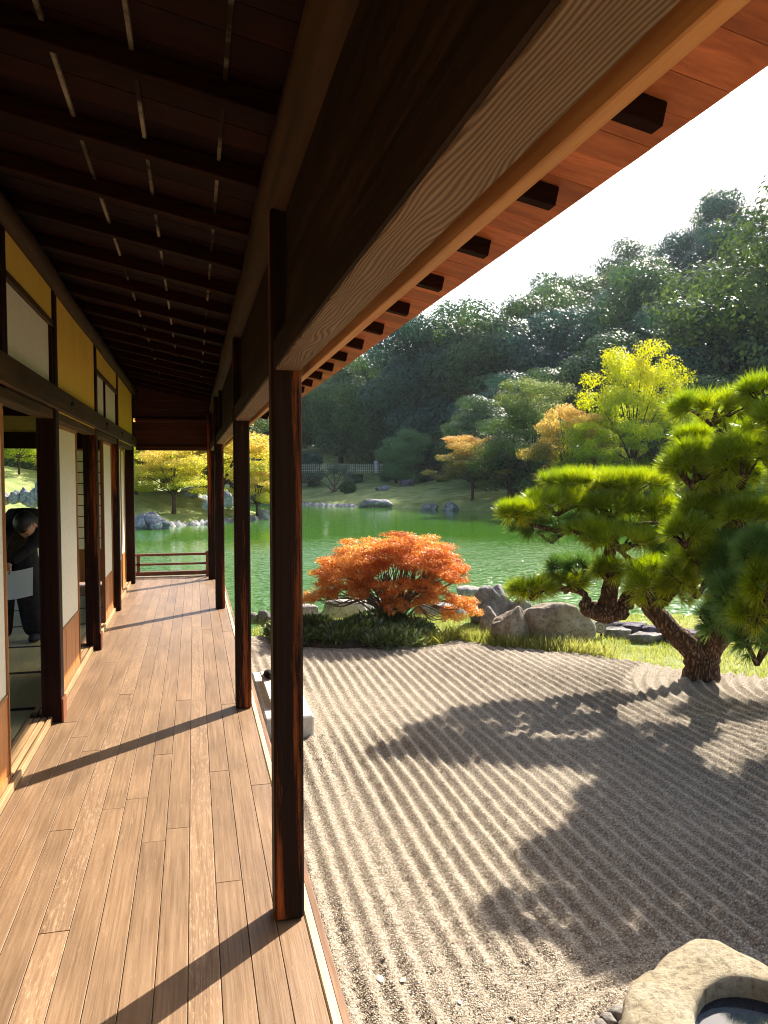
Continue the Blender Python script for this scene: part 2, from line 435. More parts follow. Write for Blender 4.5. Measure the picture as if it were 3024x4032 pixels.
for a, b_ in segs[1:]:
    box('lintel_beam', XL-.10, XL-.012, a, b_, EYE+.325, EYE+.374, M['nageshi'], house, .002)
for y in (5.3, 7.35, 8.9, 10.3):
    hk = box('wall_hook', XL+.029, XL+.045, y, y+.018, EYE+.43, EYE+.46, M['iron'], house, .003)
    box('hook_peg', XL+.029, XL+.040, y, y+.016, EYE+.40, EYE+.413, M['batten_pale'], hk)
PX = -.787
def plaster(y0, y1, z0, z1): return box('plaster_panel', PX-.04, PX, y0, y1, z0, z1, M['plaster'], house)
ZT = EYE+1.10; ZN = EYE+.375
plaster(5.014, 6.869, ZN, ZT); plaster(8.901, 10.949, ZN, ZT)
def transom(y0, y1, muntins):
    plaster(y0, y1, EYE+.889, ZT)
    box('transom_bar', PX-.03, PX+.010, y0, y1, EYE+.852, EYE+.888, M['nageshi'], house, .003)
    w = box('transom_window', PX-.030, PX-.002, y0, y1, ZN, ZN+.02, M['dark_post'], house)
    box('paper_pane', PX-.014, PX-.008, y0, y1, ZN+.02, EYE+.8515, M['paper'], w)
    for y in muntins: box('window_stile', PX-.015, PX+.008, y, y+.045, ZN+.02, EYE+.8515, M['dark_post'], w)
transom(6.985, 8.798, [6.986, 7.62, 8.74])
transom(3.72, 4.898, [4.83])
transom(2.415, 3.62, [2.9])
box('wall_stud', PX-.04, XL-.002, 3.62, 3.72, EYE+.504, EYE+1.06, M['dark_post'], house, .003)
plaster(Y0, 2.30, ZN, ZT)

def shoji(y0, y1, x, label=None):
    """sliding door: paper screen above an orange kick board, slim stiles"""
    d = box('sliding_door', x-.014, x+.006, y0, y1, EYE+.300, EYE+.33, M['stile'], house)
    box('paper_screen', x-.008, x-.004, y0+.012, y1-.012, .45, EYE+.30, M['paper'], d)
    box('kick_rail', x-.014, x+.004, y0+.012, y1-.012, .432, .4495, M['stile'], d)
    n = max(2, int((y1-y0)/.19)); st = (y1-y0-.024)/n
    for k in range(n):
        box('kick_board', x-.010, x-.001+(k % 2)*.0015, y0+.012+k*st+.0007, y0+.012+(k+1)*st-.0007, .075, .4315, M['kick'], d)
    box('bottom_stile', x-.014, x+.005, y0+.012, y1-.012, .039, .0745, M['stile'], d)
    for yy_ in (y0, y1-.012): box('stile', x-.016, x+.008, yy_, yy_+.0118, .039, EYE+.2995, M['stile'], d)
    for zz in np.arange(.62, EYE+.28, .17): box('lattice_bar', x-.022, x-.0145, y0+.012, y1-.012, zz, zz+.01, M['stile'], d)
    return d
shoji(3.0, 3.915, -.852); shoji(2.42, 3.35, -.893); shoji(1.0, 2.29, -.852); shoji(-.08, 1.0, -.893)
shoji(5.018, 6.25, -.852)
shoji(7.98, 8.797, -.850)
box('door_edge_stile', -.868, -.838, 7.93, 7.975, .039, EYE+.325, M['red_post'], house, .002)
shoji(8.905, 9.9, -.850); shoji(9.85, 10.945, -.893)
box('side_wall', -.90, -.84, Y0, -.21, .0, EYE+.4, M['plaster'], house)

# --- the room behind the doors
room = box('room_floor', -4.6, -.96, Y0, 11.75, -.13, -.012, M['fascia'], house)
ys = [-2.0, -1.1, -.15, .75, 1.65, 2.55, 3.3, 4.2, 5.13, 6.08, 7.0, 7.95, 8.9, 9.85]
for a, b_ in zip(ys, ys[1:]):
    for x0, x1 in ((-2.78, -.965), (-4.6, -2.79)):
        mt = box('tatami_mat', x0, x1, a+.03, b_-.03, -.011, .030, M['tatami'], room)
        box('mat_border', x0, x1, a+.001, a+.0295, -.011, .031, M['black'], room)
        box('mat_border', x0, x1, b_-.0295, b_-.001, -.011, .031, M['black'], room)
for a in np.arange(9.86, 11.6, .12):
    box('plank', -4.6, -.9, a+.001, a+.119, -.011, .004, M['plank'], room)
box('plank', -.90, -.835, 11.07, 11.74, -.011, .004, M['plank'], room)
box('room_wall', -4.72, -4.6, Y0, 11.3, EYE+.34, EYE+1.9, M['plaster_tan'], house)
box('room_wall', -4.72, -4.6, Y0, 2.6, 0, EYE+.339, M['plaster_tan'], house)  # lower wall stops short; the unseen rest is left open to brighten the room
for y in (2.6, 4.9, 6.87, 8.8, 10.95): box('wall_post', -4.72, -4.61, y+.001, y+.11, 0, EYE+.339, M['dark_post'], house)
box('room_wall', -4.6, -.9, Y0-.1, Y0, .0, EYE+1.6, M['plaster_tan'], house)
# end wall of the room: tan strip, lintel, one shoji
box('room_lintel', -4.6, -.89, 10.95, 11.05, EYE+.335, EYE+.545, M['dark_post'], house)
box('room_wall', -4.6, -.89, 10.98, 11.03, EYE+.546, EYE+.755, M['plaster_tan'], house)
box('room_lintel', -4.6, -.89, 10.95, 11.05, EYE+.756, EYE+1.15, M['dark_post'], house)
box('ceiling_board', -4.6, -.9, 2.0, 10.94, EYE+1.16, EYE+1.18, M['dark_board'], house)
box('room_partition', -4.6, -.89, 2.10, 2.16, .0, EYE+1.15, M['dark_board'], house)
e = box('sliding_door', -1.78, -.895, 10.99, 11.01, EYE+.31, EYE+.334, M['stile'], house)
box('paper_screen', -1.765, -.91, 11.004, 11.008, .48, EYE+.31, M['paper'], e)
box('kick_board', -1.765, -.91, 10.998, 11.006, .04, .479, M['kick'], e)
for x in (-1.78, -.909): box('stile', x, x+.014, 10.988, 11.012, .005, EYE+.3095, M['dark_post'], e)
for k in range(8):
    zz = .62+k*.145; box('lattice_bar', -1.765, -.91, 10.992, 11.0035, zz, zz+.010, M['dark_post'], e)
e2 = box('sliding_door', -4.59, -3.4, 10.99, 11.01, EYE+.31, EYE+.334, M['stile'], house)
box('paper_screen', -4.57, -3.41, 11.0, 11.006, .04, EYE+.31, M['paper'], e2)
# ================================================================== GROUND, POND
def C2W(depth, lat): return (depth*ST+lat*CT, depth*CT-lat*ST)
pw_ = lambda px, py: tuple(on_plane(px, py, WZ))[:2]
pond = [(-70, 9), (-20, 9.0), (-6, 9.6), (-1.5, 9.9), (.2, 10.0), (.9, 10.75), (1.9, 11.2), (3.2, 11.0), (4.4, 10.6), (6, 10.3), (8, 9.6), (12, 8.2),
        (18, 5.5), (26, 5), (33, 10), (35, 20), (30, 30)]
pond += [pw_(2500, 2058), pw_(2200, 2034), pw_(2000, 2015), pw_(1896, 2012), pw_(1750, 2008), pw_(1600, 2001), pw_(1400, 1994), pw_(1200, 1988),
         pw_(1100, 1972), pw_(1000, 1958), pw_(850, 1955), pw_(700, 1962), pw_(560, 1990), pw_(640, 1992), pw_(760, 1988), pw_(900, 2008), pw_(985, 2022),
         pw_(1040, 2034), pw_(1052, 2042), pw_(1000, 2046), pw_(905, 2053), pw_(818, 2062), pw_(663, 2071), pw_(518, 2083),
         pw_(350, 2098), pw_(150, 2112), (-22, 31), (-40, 33), (-70, 40)]
PA = np.array(pond)
def pond_sd(x, y):
    """signed distance to the pond outline, + on land"""
    P = np.stack([x.ravel(), y.ravel()], 1); best = np.full(len(P), 1e9); ins = np.zeros(len(P), bool)
    for i in range(len(PA)):
        a = PA[i]; b = PA[(i+1) % len(PA)]; ab = b-a
        t = np.clip(((P-a)@ab)/(ab@ab), 0, 1); d = np.hypot(*(P-(a+t[:, None]*ab)).T)
        best = np.minimum(best, d)
        c = ((a[1] > P[:, 1]) != (b[1] > P[:, 1])) & (P[:, 0] < (b[0]-a[0])*(P[:, 1]-a[1])/(b[1]-a[1]+1e-12)+a[0])
        ins ^= c
    return np.where(ins, -best, best).reshape(x.shape)
def vnoise(x, y, s, seed=0):
    rs = np.random.default_rng(seed); G = rs.random((64, 64))
    u, v = x/s, y/s; i, j = np.floor(u).astype(int), np.floor(v).astype(int); fu, fv = u-i, v-j
    fu = fu*fu*(3-2*fu); fv = fv*fv*(3-2*fv); g = lambda a, b: G[a % 64, b % 64]
    return (g(i, j)*(1-fu)+g(i+1, j)*fu)*(1-fv)+(g(i, j+1)*(1-fu)+g(i+1, j+1)*fu)*fv
def ground_z(x, y):
    x = np.asarray(x, float); y = np.asarray(y, float); d = pond_sd(x, y)
    D = x*ST+y*CT; L = x*CT-y*ST
    near = (y < 12.5) | ((L > 15) & (D < 22))
    inside = -1.1-np.clip(-d, 0, 2.2)*.5-.25
    zn = -1.1-.2+np.clip(d/.45, 0, 1)*.75
    pen = np.clip((12-L)/6, 0, 1)*(D < 62)*(L < 2)
    slope = .155+.10*pen
    zf = -1.1-.05+np.minimum(d/.4, 1)*.22+np.clip(d, 0, 18)*slope*(1-.25*np.clip(d/18, 0, 1))+(vnoise(x, y, 5, 1)-.5)*.5*np.clip(d/4, 0, 1)
    D0 = 84-.45*np.clip(L, 0, 60); s = .12+.00033*np.clip(L, 0, 60)**2*(1-.35*np.clip((L-26)/14, 0, 1)); cap = 8+.55*np.clip(L, 0, 70)
    hill = np.clip(D-D0, 0, None)*s*np.clip((D-D0)/10, 0, 1); hill = cap*(1-np.exp(-hill/cap))*1.15
    hill = np.where(D < 60, hill*.0, hill)*np.where(near, 0, 1)
    z = np.where(near, zn, zf+np.clip(hill, 0, 60))
    blend = np.clip((d+.05)/.1, 0, 1)
    return np.where(d < 0, inside, z)
def axis_pts(c0, fine0, fine1, step, far, ratio=1.09):
    a = list(np.arange(fine0, fine1, step)); s = step; v = a[-1]
    while v < far: s *= ratio; v += s; a.append(v)
    s = step; v = a[0]
    while v > -far: s *= ratio; v -= s; a.insert(0, v)
    return np.array(a)
gx = axis_pts(0, -12, 14, .35, 1800, 1.06); gy = axis_pts(0, 5, 14, .3, 1800, 1.05)
X, Y = np.meshgrid(gx, gy, indexing='ij'); Z = ground_z(X, Y)
nx, ny = X.shape
idx = np.arange(nx*ny).reshape(nx, ny)
F = np.stack([idx[:-1, :-1], idx[1:, :-1], idx[1:, 1:], idx[:-1, 1:]], -1).reshape(-1, 4)
M['turf'] = noisy('garden_turf', [(.3, (.10, .15, .04)), (.5, (.24, .28, .085)), (.72, (.38, .38, .16))], .8, 8, bump=.8, bdist=.06, bscale=14)
ter = link('ground', np_mesh('ground', np.stack([X, Y, Z], -1).reshape(-1, 3), F, True), M['turf'])
tag(ter, kind='structure')

# --- water
def water_mat():
    m, t = new_mat('pond_water'); nd = N(t)
    b = nd('ShaderNodeBsdfPrincipled'); b.inputs['Base Color'].default_value = (.05, .145, .012, 1)
    b.inputs['Roughness'].default_value = .04; b.inputs['IOR'].default_value = 1.33
    b.inputs['Specular IOR Level'].default_value = .5
    o = nd('ShaderNodeOutputMaterial'); nd.l(b.outputs[0], o.inputs[0])
    g = nd('ShaderNodeNewGeometry'); sp = nd('ShaderNodeSeparateXYZ'); nd.l(g.outputs['Position'], sp.inputs[0])
    # breeze ripples on the near half of the pond, dying out towards the far shore
    lw = nd('ShaderNodeTexNoise'); setin(lw, Scale=.10, Detail=3.0); nd.l(g.outputs['Position'], lw.inputs['Vector'])
    ad = nd('ShaderNodeMath', operation='MULTIPLY_ADD'); nd.l(lw.outputs['Fac'], ad.inputs[0]); ad.inputs[1].default_value = 9; nd.l(sp.outputs[1], ad.inputs[2])
    mr = nd('ShaderNodeMapRange'); mr.inputs[1].default_value = 36; mr.inputs[2].default_value = 20; mr.inputs[3].default_value = .035; mr.inputs[4].default_value = 1
    nd.l(ad.outputs[0], mr.inputs[0])
    mp = nd('ShaderNodeMapping'); mp.inputs['Rotation'].default_value = (0, 0, .12); mp.inputs['Scale'].default_value = (.5, 1.0, 1)
    nd.l(g.outputs['Position'], mp.inputs[0])
    n1 = nd('ShaderNodeTexNoise'); setin(n1, Scale=5.0, Detail=2.0, Roughness=.5, Distortion=.5); nd.l(mp.outputs[0], n1.inputs['Vector'])
    n2 = nd('ShaderNodeTexNoise'); setin(n2, Scale=11.0, Detail=1.0); nd.l(mp.outputs[0], n2.inputs['Vector'])
    s = nd('ShaderNodeMath', operation='MULTIPLY_ADD'); nd.l(n2.outputs['Fac'], s.inputs[0]); s.inputs[1].default_value = .45; nd.l(n1.outputs['Fac'], s.inputs[2])
    hh = nd('ShaderNodeMath', operation='MULTIPLY'); nd.l(s.outputs[0], hh.inputs[0]); nd.l(mr.outputs[0], hh.inputs[1])
    bp = nd('ShaderNodeBump'); setin(bp, Strength=1.0, Distance=.14); nd.l(hh.outputs[0], bp.inputs['Height'])
    nd.l(bp.outputs[0], b.inputs['Normal'])
    return m
M['water'] = water_mat()
wx0, wx1, wy0, wy1 = -72, 55, 3, 110
wat = link('pond_water', np_mesh('pond_water', [(wx0, wy0, WZ), (wx1, wy0, WZ), (wx1, wy1, WZ), (wx0, wy1, WZ)], [(0, 1, 2, 3)]), M['water'])
tag(wat, kind='structure')

# --- raked gravel: real ridges, rings round the bush, the pine and the basin
BUSH = on_plane(1500, 2490, GZ); PINE = on_plane(2785, 2690, GZ); BASIN = Vector((*C2W(2.31, 1.165), GZ))
edge_px = [(700, 2500), (985, 2492), (1190, 2520), (1400, 2548), (1650, 2548), (1800, 2520), (2000, 2545), (2200, 2560), (2500, 2600), (2720, 2650), (3024, 2665), (3600, 2680)]
EW = np.array([tuple(on_plane(a, b, GZ))[:2] for a, b in edge_px]); EW = EW[np.argsort(EW[:, 0])]
def gravel_edge(x): return np.interp(x, EW[:, 0], EW[:, 1])
gx = np.arange(.05, 9.5, .0155)
gy = np.concatenate([np.arange(-2.5, 1.2, .05), np.arange(1.2, 6.2, .024), np.arange(6.2, 9.6, .03)])
X, Y = np.meshgrid(gx, gy, indexing='ij')
wobx = (vnoise(X, Y, 1.6, 5)-.5)*.022+(vnoise(X, Y, .3, 6)-.5)*.006
PER = .098
ph = X+wobx; amp = np.ones_like(X)
def ring(c, r0, r1, ph, amp, sx=1, sy=1, rot=0):
    dx, dy = X-c[0], Y-c[1]; u = (dx*math.cos(rot)+dy*math.sin(rot))/sx; v = (-dx*math.sin(rot)+dy*math.cos(rot))/sy
    d = np.hypot(u, v); w = (vnoise(X, Y, .5, 9)-.5)*.03
    inn = d < r1+w*2
    ph = np.where(inn, d+w*.6, ph)
    amp = np.where(np.abs(d-r1) < .03, .5, amp); return ph, amp
ph, amp = ring(BASIN, .5, .92, ph, amp)
ph, amp = ring((PINE.x+1.75, PINE.y-.75), .3, 2.15, ph, amp, 1.25, 1, -.1)
ph, amp = ring((BUSH.x-.1, BUSH.y), .9, 1.28, ph, amp, 1.35, .85, -.2)
t = (ph/PER) % 1.0
prof = np.where(t < .5, t*2, 2-t*2)**1.15
patch = .45+.75*np.clip(vnoise(X, Y, 1.3, 11)*1.4-.1, 0, 1)
path = np.exp(-((X-(.95+.05*np.sin(Y)))/.09)**2)*(Y < 7)          # a flattened walking line
far = np.clip((Y-6.8)/1.6, 0, 1)
amp = amp*patch*(1-.65*path)*(1-.35*far)
grain = (RNG.random(X.shape)-.5)*.005+(vnoise(X, Y, .045, 3)-.5)*.010
Z = GZ-.012+prof*.034*amp+grain+(vnoise(X, Y, 1.7, 4)-.5)*.02
ed = gravel_edge(X)+(vnoise(X, Y, .3, 8)-.5)*.16
Z = Z-np.clip((Y-ed)/.12, 0, 1)*.09
idx = np.arange(X.size).reshape(X.shape)
F = np.stack([idx[:-1, :-1], idx[1:, :-1], idx[1:, 1:], idx[:-1, 1:]], -1)
keep = (Y[:-1, :-1] < ed[:-1, :-1]+.25)
F = F[keep]
GRAVZ = Z; GRX, GRY = gx, gy
def gravel_mat():
    m, t = new_mat('raked_gravel'); nd = N(t); b, o = principled(nd, .85, .2)
    g = nd('ShaderNodeNewGeometry')
    v = nd('ShaderNodeTexVoronoi'); setin(v, Scale=150.0); nd.l(g.outputs['Position'], v.inputs['Vector'])
    v2 = nd('ShaderNodeTexVoronoi'); setin(v2, Scale=75.0); nd.l(g.outputs['Position'], v2.inputs['Vector'])
    sep = nd('ShaderNodeSeparateColor'); nd.l(v.outputs['Color'], sep.inputs[0])
    r = ramp(nd, [(0, (.17, .13, .09)), (.25, (.29, .232, .165)), (.7, (.40, .335, .245)), (1, (.60, .53, .41))]); nd.l(sep.outputs[0], r.inputs[0])
    dk = ramp(nd, [(.0, (1.08, 1.08, 1.08)), (.35, (.9, .9, .9)), (.75, (.45, .42, .40))]); nd.l(v2.outputs['Distance'], dk.inputs[0])
    mm = nd('ShaderNodeMix', data_type='RGBA', blend_type='MULTIPLY'); mm.inputs[0].default_value = .75
    nd.l(r.outputs[0], mm.inputs[6]); nd.l(dk.outputs[0], mm.inputs[7]); nd.l(mm.outputs[2], b.inputs['Base Color'])
    bp = nd('ShaderNodeBump'); bp.invert = True; setin(bp, Strength=.9, Distance=.006); nd.l(v.outputs['Distance'], bp.inputs['Height'])
    nd.l(bp.outputs[0], b.inputs['Normal']); return m
M['gravel'] = gravel_mat()
gv = link('gravel', np_mesh('gravel', np.stack([X, Y, Z], -1).reshape(-1, 3), F, False), M['gravel'])
tag(gv, kind='structure')
def gravel_at(x, y):
    i = np.clip(np.searchsorted(GRX, x), 0, len(GRX)-1); j = np.clip(np.searchsorted(GRY, y), 0, len(GRY)-1)
    return GRAVZ[i, j]
# loose stones of the gravel nearest to us, as real stones
n = 70000
xs = .42+RNG.random(n)**1.2*4.6; ysn = 1.3+RNG.random(n)**1.35*4.5
ok = np.hypot(xs-BASIN.x, ysn-BASIN.y) > .5
xs, ysn = xs[ok], ysn[ok]; n = len(xs)
zc = gravel_at(xs, ysn)+.001
base = np.array([(1, 0, 0), (0, 1, 0), (-1, 0, 0), (0, -1, 0), (0, 0, .8), (0, 0, -.6)], float)
sz = .0028+RNG.random(n)**2.5*.0034
V = base[None]*(.65+.7*RNG.random((n, 6, 1)))*sz[:, None, None]
an = RNG.random(n)*6.28; c_, s_ = np.cos(an)[:, None], np.sin(an)[:, None]
V = np.stack([V[..., 0]*c_-V[..., 1]*s_, V[..., 0]*s_+V[..., 1]*c_, V[..., 2]], -1)+np.stack([xs, ysn, zc], -1)[:, None]
tri = np.array([(0, 1, 4), (1, 2, 4), (2, 3, 4), (3, 0, 4), (1, 0, 5), (0, 3, 5)])
F = (np.arange(n)[:, None, None]*6+tri[None]).reshape(-1, 3)
def stone_mat():
    m, t = new_mat('gravel_stones'); nd = N(t); b, o = principled(nd, .8, .25)
    g = nd('ShaderNodeNewGeometry')
    r = ramp(nd, [(0, (.17, .13, .09)), (.3, (.31, .25, .18)), (.8, (.42, .35, .26)), (1, (.68, .62, .50))]); nd.l(g.outputs['Random Per Island'], r.inputs[0])
    nd.l(r.outputs[0], b.inputs['Base Color']); return m
tag(link('gravel_stones', np_mesh('gravel_stones', V.reshape(-1, 3), F), stone_mat()), 'loose beige grains of the raked gravel', 'gravel', kind='stuff')

# ================================================================== ROCKS
def rock_mesh(name, rx, ry, rz, seed, sub=4, rough=.16, flat=.0, layers=0, cuts=9):
    """a weathered block: sphere cut by random planes, then ridged and pitted"""
    bm = bmesh.new(); bmesh.ops.create_icosphere(bm, subdivisions=sub, radius=1)
    rg = random.Random(seed); off = Vector((rg.uniform(0, 50), rg.uniform(0, 50), rg.uniform(0, 50)))
    pl = []
    for _ in range(cuts):
        nrm = Vector((rg.gauss(0, 1), rg.gauss(0, 1), rg.gauss(0, .6)+.15)).normalized(); pl.append((nrm, rg.uniform(.60, .86)))
    for v in bm.verts:
        p = v.co.copy()
        for nrm, dd in pl:
            s = p.dot(nrm)
            if s > dd: p -= nrm*(s-dd)*.9
        k = mnoise.fractal(p*1.1+off, 1.0, 2.1, 4)*rough
        k += (mnoise.ridged_multi_fractal(p*1.6+off*2, 1.0, 2.2, 4, 1.0, 2.0)-1.2)*rough*.22 if cuts else 0
        k += mnoise.fractal(p*7+off, 1.0, 2.1, 3)*rough*.12
        p *= 1+k
        if flat and p.z > flat: p.z = flat+(p.z-flat)*.25
        if layers: p.z += .06*math.sin(p.z*layers+mnoise.noise(p*2+off)*4)
        v.co = Vector((p.x*rx, p.y*ry, p.z*rz))
    me = bpy.data.meshes.new(name); bm.to_mesh(me); bm.free()
    me.polygons.foreach_set('use_smooth', np.ones(len(me.polygons), dtype=bool))
    return me
def rockmat(name, c0, c1, c2, s=3):
    m, t = new_mat(name); nd = N(t); b, o = principled(nd, .85, .2); tc = nd('ShaderNodeTexCoord'); v = tc.outputs['Object']
    n1 = nd('ShaderNodeTexNoise'); setin(n1, Scale=s, Detail=9.0, Roughness=.7); nd.l(v, n1.inputs['Vector'])
    r1 = ramp(nd, [(.3, c0), (.5, c1), (.7, c2)]); nd.l(n1.outputs['Fac'], r1.inputs[0])
    n2 = nd('ShaderNodeTexNoise'); setin(n2, Scale=s*7, Detail=8.0, Roughness=.8); nd.l(v, n2.inputs['Vector'])
    r2 = ramp(nd, [(.36, (.35, .33, .30)), (.5, (.95, .95, .95)), (.68, (1.15, 1.15, 1.1))]); nd.l(n2.outputs['Fac'], r2.inputs[0])
    mm = nd('ShaderNodeMix', data_type='RGBA', blend_type='MULTIPLY'); mm.inputs[0].default_value = .9
    nd.l(r1.outputs[0], mm.inputs[6]); nd.l(r2.outputs[0], mm.inputs[7]); nd.l(mm.outputs[2], b.inputs['Base Color'])
    ad = nd('ShaderNodeMath', operation='MULTIPLY_ADD'); nd.l(n1.outputs['Fac'], ad.inputs[0]); ad.inputs[1].default_value = 1.5; nd.l(n2.outputs['Fac'], ad.inputs[2])
    bp = nd('ShaderNodeBump'); setin(bp, Strength=.9, Distance=.03); nd.l(ad.outputs[0], bp.inputs['Height']); nd.l(bp.outputs[0], b.inputs['Normal'])
    return m
M['rock_tan'] = rockmat('tan_boulder_stone', (.17, .125, .08), (.34, .275, .20), (.50, .43, .33))
M['rock_grey'] = rockmat('grey_boulder_stone', (.12, .11, .10), (.26, .24, .22), (.45, .42, .38))
M['rock_pale'] = rockmat('pale_weathered_stone', (.22, .19, .16), (.40, .36, .32), (.56, .52, .47))
M['rock_far'] = rockmat('shore_stone', (.10, .10, .11), (.22, .22, .23), (.42, .42, .44), 1.2)
M['rock_lilac'] = rockmat('lilac_grey_stone', (.07, .055, .07), (.14, .115, .145), (.22, .19, .22), 1.2)
def rock(px0, px1, py0, py1, zbase, mat, label, seed, depth_ratio=.8, cat='rock', group=None, name='boulder', **kw):
    """a boulder whose foot stands at pixel row py1 on level zbase, as wide and tall as seen"""
    cxp = (px0+px1)/2; foot = on_plane(cxp, py1, zbase); D, L = cam_xy(foot.x, foot.y)
    w = (px1-px0)/FL*D/2; h = (py1-py0)/FL*D
    dd = w*depth_ratio; c = C2W(D+dd*.8, L)
    o = link(name, rock_mesh(name, w*1.03, dd, h*.78, seed, **kw), mat, None, (c[0], c[1], zbase+h*.33))
    o.rotation_euler = (0, 0, -YAW)
    return tag(o, label, cat, group)
rock(1940, 2090, 2395, 2534, GZ, M['rock_tan'], 'rounded tan boulder left of the big one, at the edge of the grass', 27, name='boulder', cuts=4, rough=.14, sub=5)
rock(2066, 2350, 2378, 2536, GZ, M['rock_tan'], 'largest smooth tan boulder, between the small disc lamp and a rounder boulder', 23, rough=.18, name='boulder', cuts=6, sub=5)
rock(2000, 2110, 2372, 2470, GZ-.05, M['rock_grey'], 'brown-grey boulder wedged behind the two tan boulders', 13)
rock(1862, 2032, 2328, 2480, GZ-.1, M['rock_grey'], 'grey pitted rock standing just right of the orange bush', 51, rough=.26, sub=5)
rock(1890, 1965, 2405, 2490, GZ, M['rock_grey'], 'small dark stone under the grey pitted rock', 15)
rock(1800, 1955, 2285, 2410, GZ-.3, M['rock_pale'], 'pale hollowed rock ledge behind the orange bush, right side', 16, rough=.28, flat=.45)
rock(1130, 1260, 2370, 2458, GZ-.1, M['rock_pale'], 'blocky pale rock at the waterline left of the orange bush', 17, flat=.5)
rock(1230, 1480, 2338, 2432, GZ-.15, M['rock_pale'], 'long pale flat rock seen under the orange bush', 18, flat=.4, depth_ratio=.45)
rock(1420, 1610, 2345, 2420, GZ-.25, M['rock_pale'], 'low pale rock behind the stems of the orange bush', 19, flat=.4)
rock(1610, 1850, 2370, 2450, GZ-.2, M['rock_grey'], 'grey rock in the shade below the right side of the orange bush', 20, flat=.5)
for k, (a, b_, c, d) in enumerate([(960, 1024, 2416, 2450), (1000, 1070, 2408, 2453), (1040, 1120, 2416, 2460)]):
    rock(a, b_, c, d, GZ-.05, M['rock_grey'], ['small stone nearest the deck edge at the water', 'middle stone of the small trio by the water behind the second post', 'right stone of the small trio by the water, beside the near post'][k], 30+k, sub=3)
slabs = [(2330, 2450, 2432, 2482), (2420, 2560, 2440, 2500), (2370, 2500, 2462, 2512), (2530, 2660, 2450, 2510), (2480, 2640, 2480, 2535), (2620, 2780, 2462, 2540), (2760, 2920, 2440, 2520), (2900, 3080, 2450, 2530)]
names = ['leftmost', 'second', 'low front', 'middle', 'lower middle', 'right', 'one right of the pine trunk', 'rightmost']
for k, (a, b_, c, d) in enumerate(slabs):
    rock(a, b_, c, d, GZ-.05, M['rock_lilac'] if k % 2 else M['rock_grey'], 'flat layered purple-grey shore rock behind the grass, %s' % names[k], 40+k, depth_ratio=.7, flat=.3, layers=9, rough=.25, name='shore_rock')
# far shore
far_rocks = [(1419, 1540, 1966, 1999, 'wide domed grey boulder at the far waterline'), (1655, 1702, 1984, 2007, 'left of two small grey boulders on the far shore'),
             (1692, 1728, 1984, 2007, 'right of two small grey boulders on the far shore'), (1740, 1808, 1981, 2010, 'pointed pale boulder at the far waterline nearest the small maple')]
for k, (a, b_, c, d, lb) in enumerate(far_rocks):
    rock(a, b_, c, d, WZ, M['rock_far'], lb, 60+k, sub=4, rough=.22, depth_ratio=.6)
# ================================================================== PLANTS
def unit(v): return v/np.maximum(np.linalg.norm(v, axis=-1, keepdims=True), 1e-9)
def leaf_cloud(blobs, n, size, seed=0, shell=.75, upbias=.35, aspect=.6, gap=0.0, align=.8):
    """n rhombic leaves through the outer part of ellipsoid blobs (cx,cy,cz,rx,ry,rz[,weight])"""
    rs = np.random.default_rng(seed); B = np.array([list(b)+[1]*(7-len(b)) for b in blobs], float)
    w = B[:, 6]*(B[:, 3]*B[:, 4]+B[:, 4]*B[:, 5]+B[:, 3]*B[:, 5]); k = rs.choice(len(B), n, p=w/w.sum())
    d = unit(rs.normal(size=(n, 3))); r = shell+(1.08-shell)*rs.random(n)**.7
    bump = 1+.16*np.sin(d[:, 0]*5+k*1.7)*np.sin(d[:, 1]*6+k)*np.cos(d[:, 2]*5+k*.6)
    c = B[k, :3]+d*B[k, 3:6]*(r*bump)[:, None]
    if gap:
        g = np.sin(c[:, 0]*gap+seed)*np.sin(c[:, 1]*gap*1.1)*np.sin(c[:, 2]*gap*1.7+1)
        keep = g > -.22; c, d, k = c[keep], d[keep], k[keep]; n = len(c)
    nrm = unit(d*align+rs.normal(size=(n, 3))*.5+np.array([0, 0, upbias]))
    ref = unit(rs.normal(size=(n, 3))); u = unit(np.cross(nrm, ref)); v = np.cross(nrm, u)
    s = size*(.6+.8*rs.random(n))[:, None]
    V = np.stack([c-u*s*.5, c+v*s*.5*aspect, c+u*s*.5, c-v*s*.5*aspect], 1)
    F = np.arange(n*4).reshape(n, 4)
    return V.reshape(-1, 3), F
EV = [(0, (.024, .048, .018)), (.45, (.05, .095, .028)), (.8, (.09, .15, .038)), (1, (.17, .24, .06))]
M['ev'] = leaf_mat('evergreen_leaves', EV, .28, .10, .42, .25)
M['ev2'] = leaf_mat('olive_leaves', [(0, (.03, .05, .015)), (.5, (.07, .11, .025)), (1, (.16, .22, .05))], .3, .09, .45, .25)
M['ev3'] = leaf_mat('blue_green_leaves', [(0, (.018, .045, .032)), (.5, (.03, .08, .05)), (1, (.06, .14, .08))], .2, .12, .45, .3)
M['yellow'] = leaf_mat('yellow_green_maple_leaves', [(0, (.06, .11, .010)), (.35, (.19, .27, .012)), (.62, (.42, .44, .014)), (1, (.60, .48, .025))], .5, .05, .5, .45, zramp=(.5, 6))
M['mid'] = leaf_mat('mid_green_leaves', [(0, (.05, .11, .04)), (.5, (.11, .21, .07)), (1, (.20, .32, .12))], .35, .12, .45, .3)
M['pale'] = leaf_mat('pale_green_maple_leaves', [(0, (.03, .06, .015)), (.5, (.08, .13, .03)), (.75, (.30, .30, .08)), (1, (.50, .36, .18))], .45, .05, .5, .45, zramp=(1.5, 8))
M['peach'] = leaf_mat('peach_maple_leaves', [(0, (.13, .19, .02)), (.35, (.34, .37, .035)), (.65, (.54, .42, .09)), (1, (.62, .38, .26))], .5, .05, .5, .6, zramp=(0, 5))
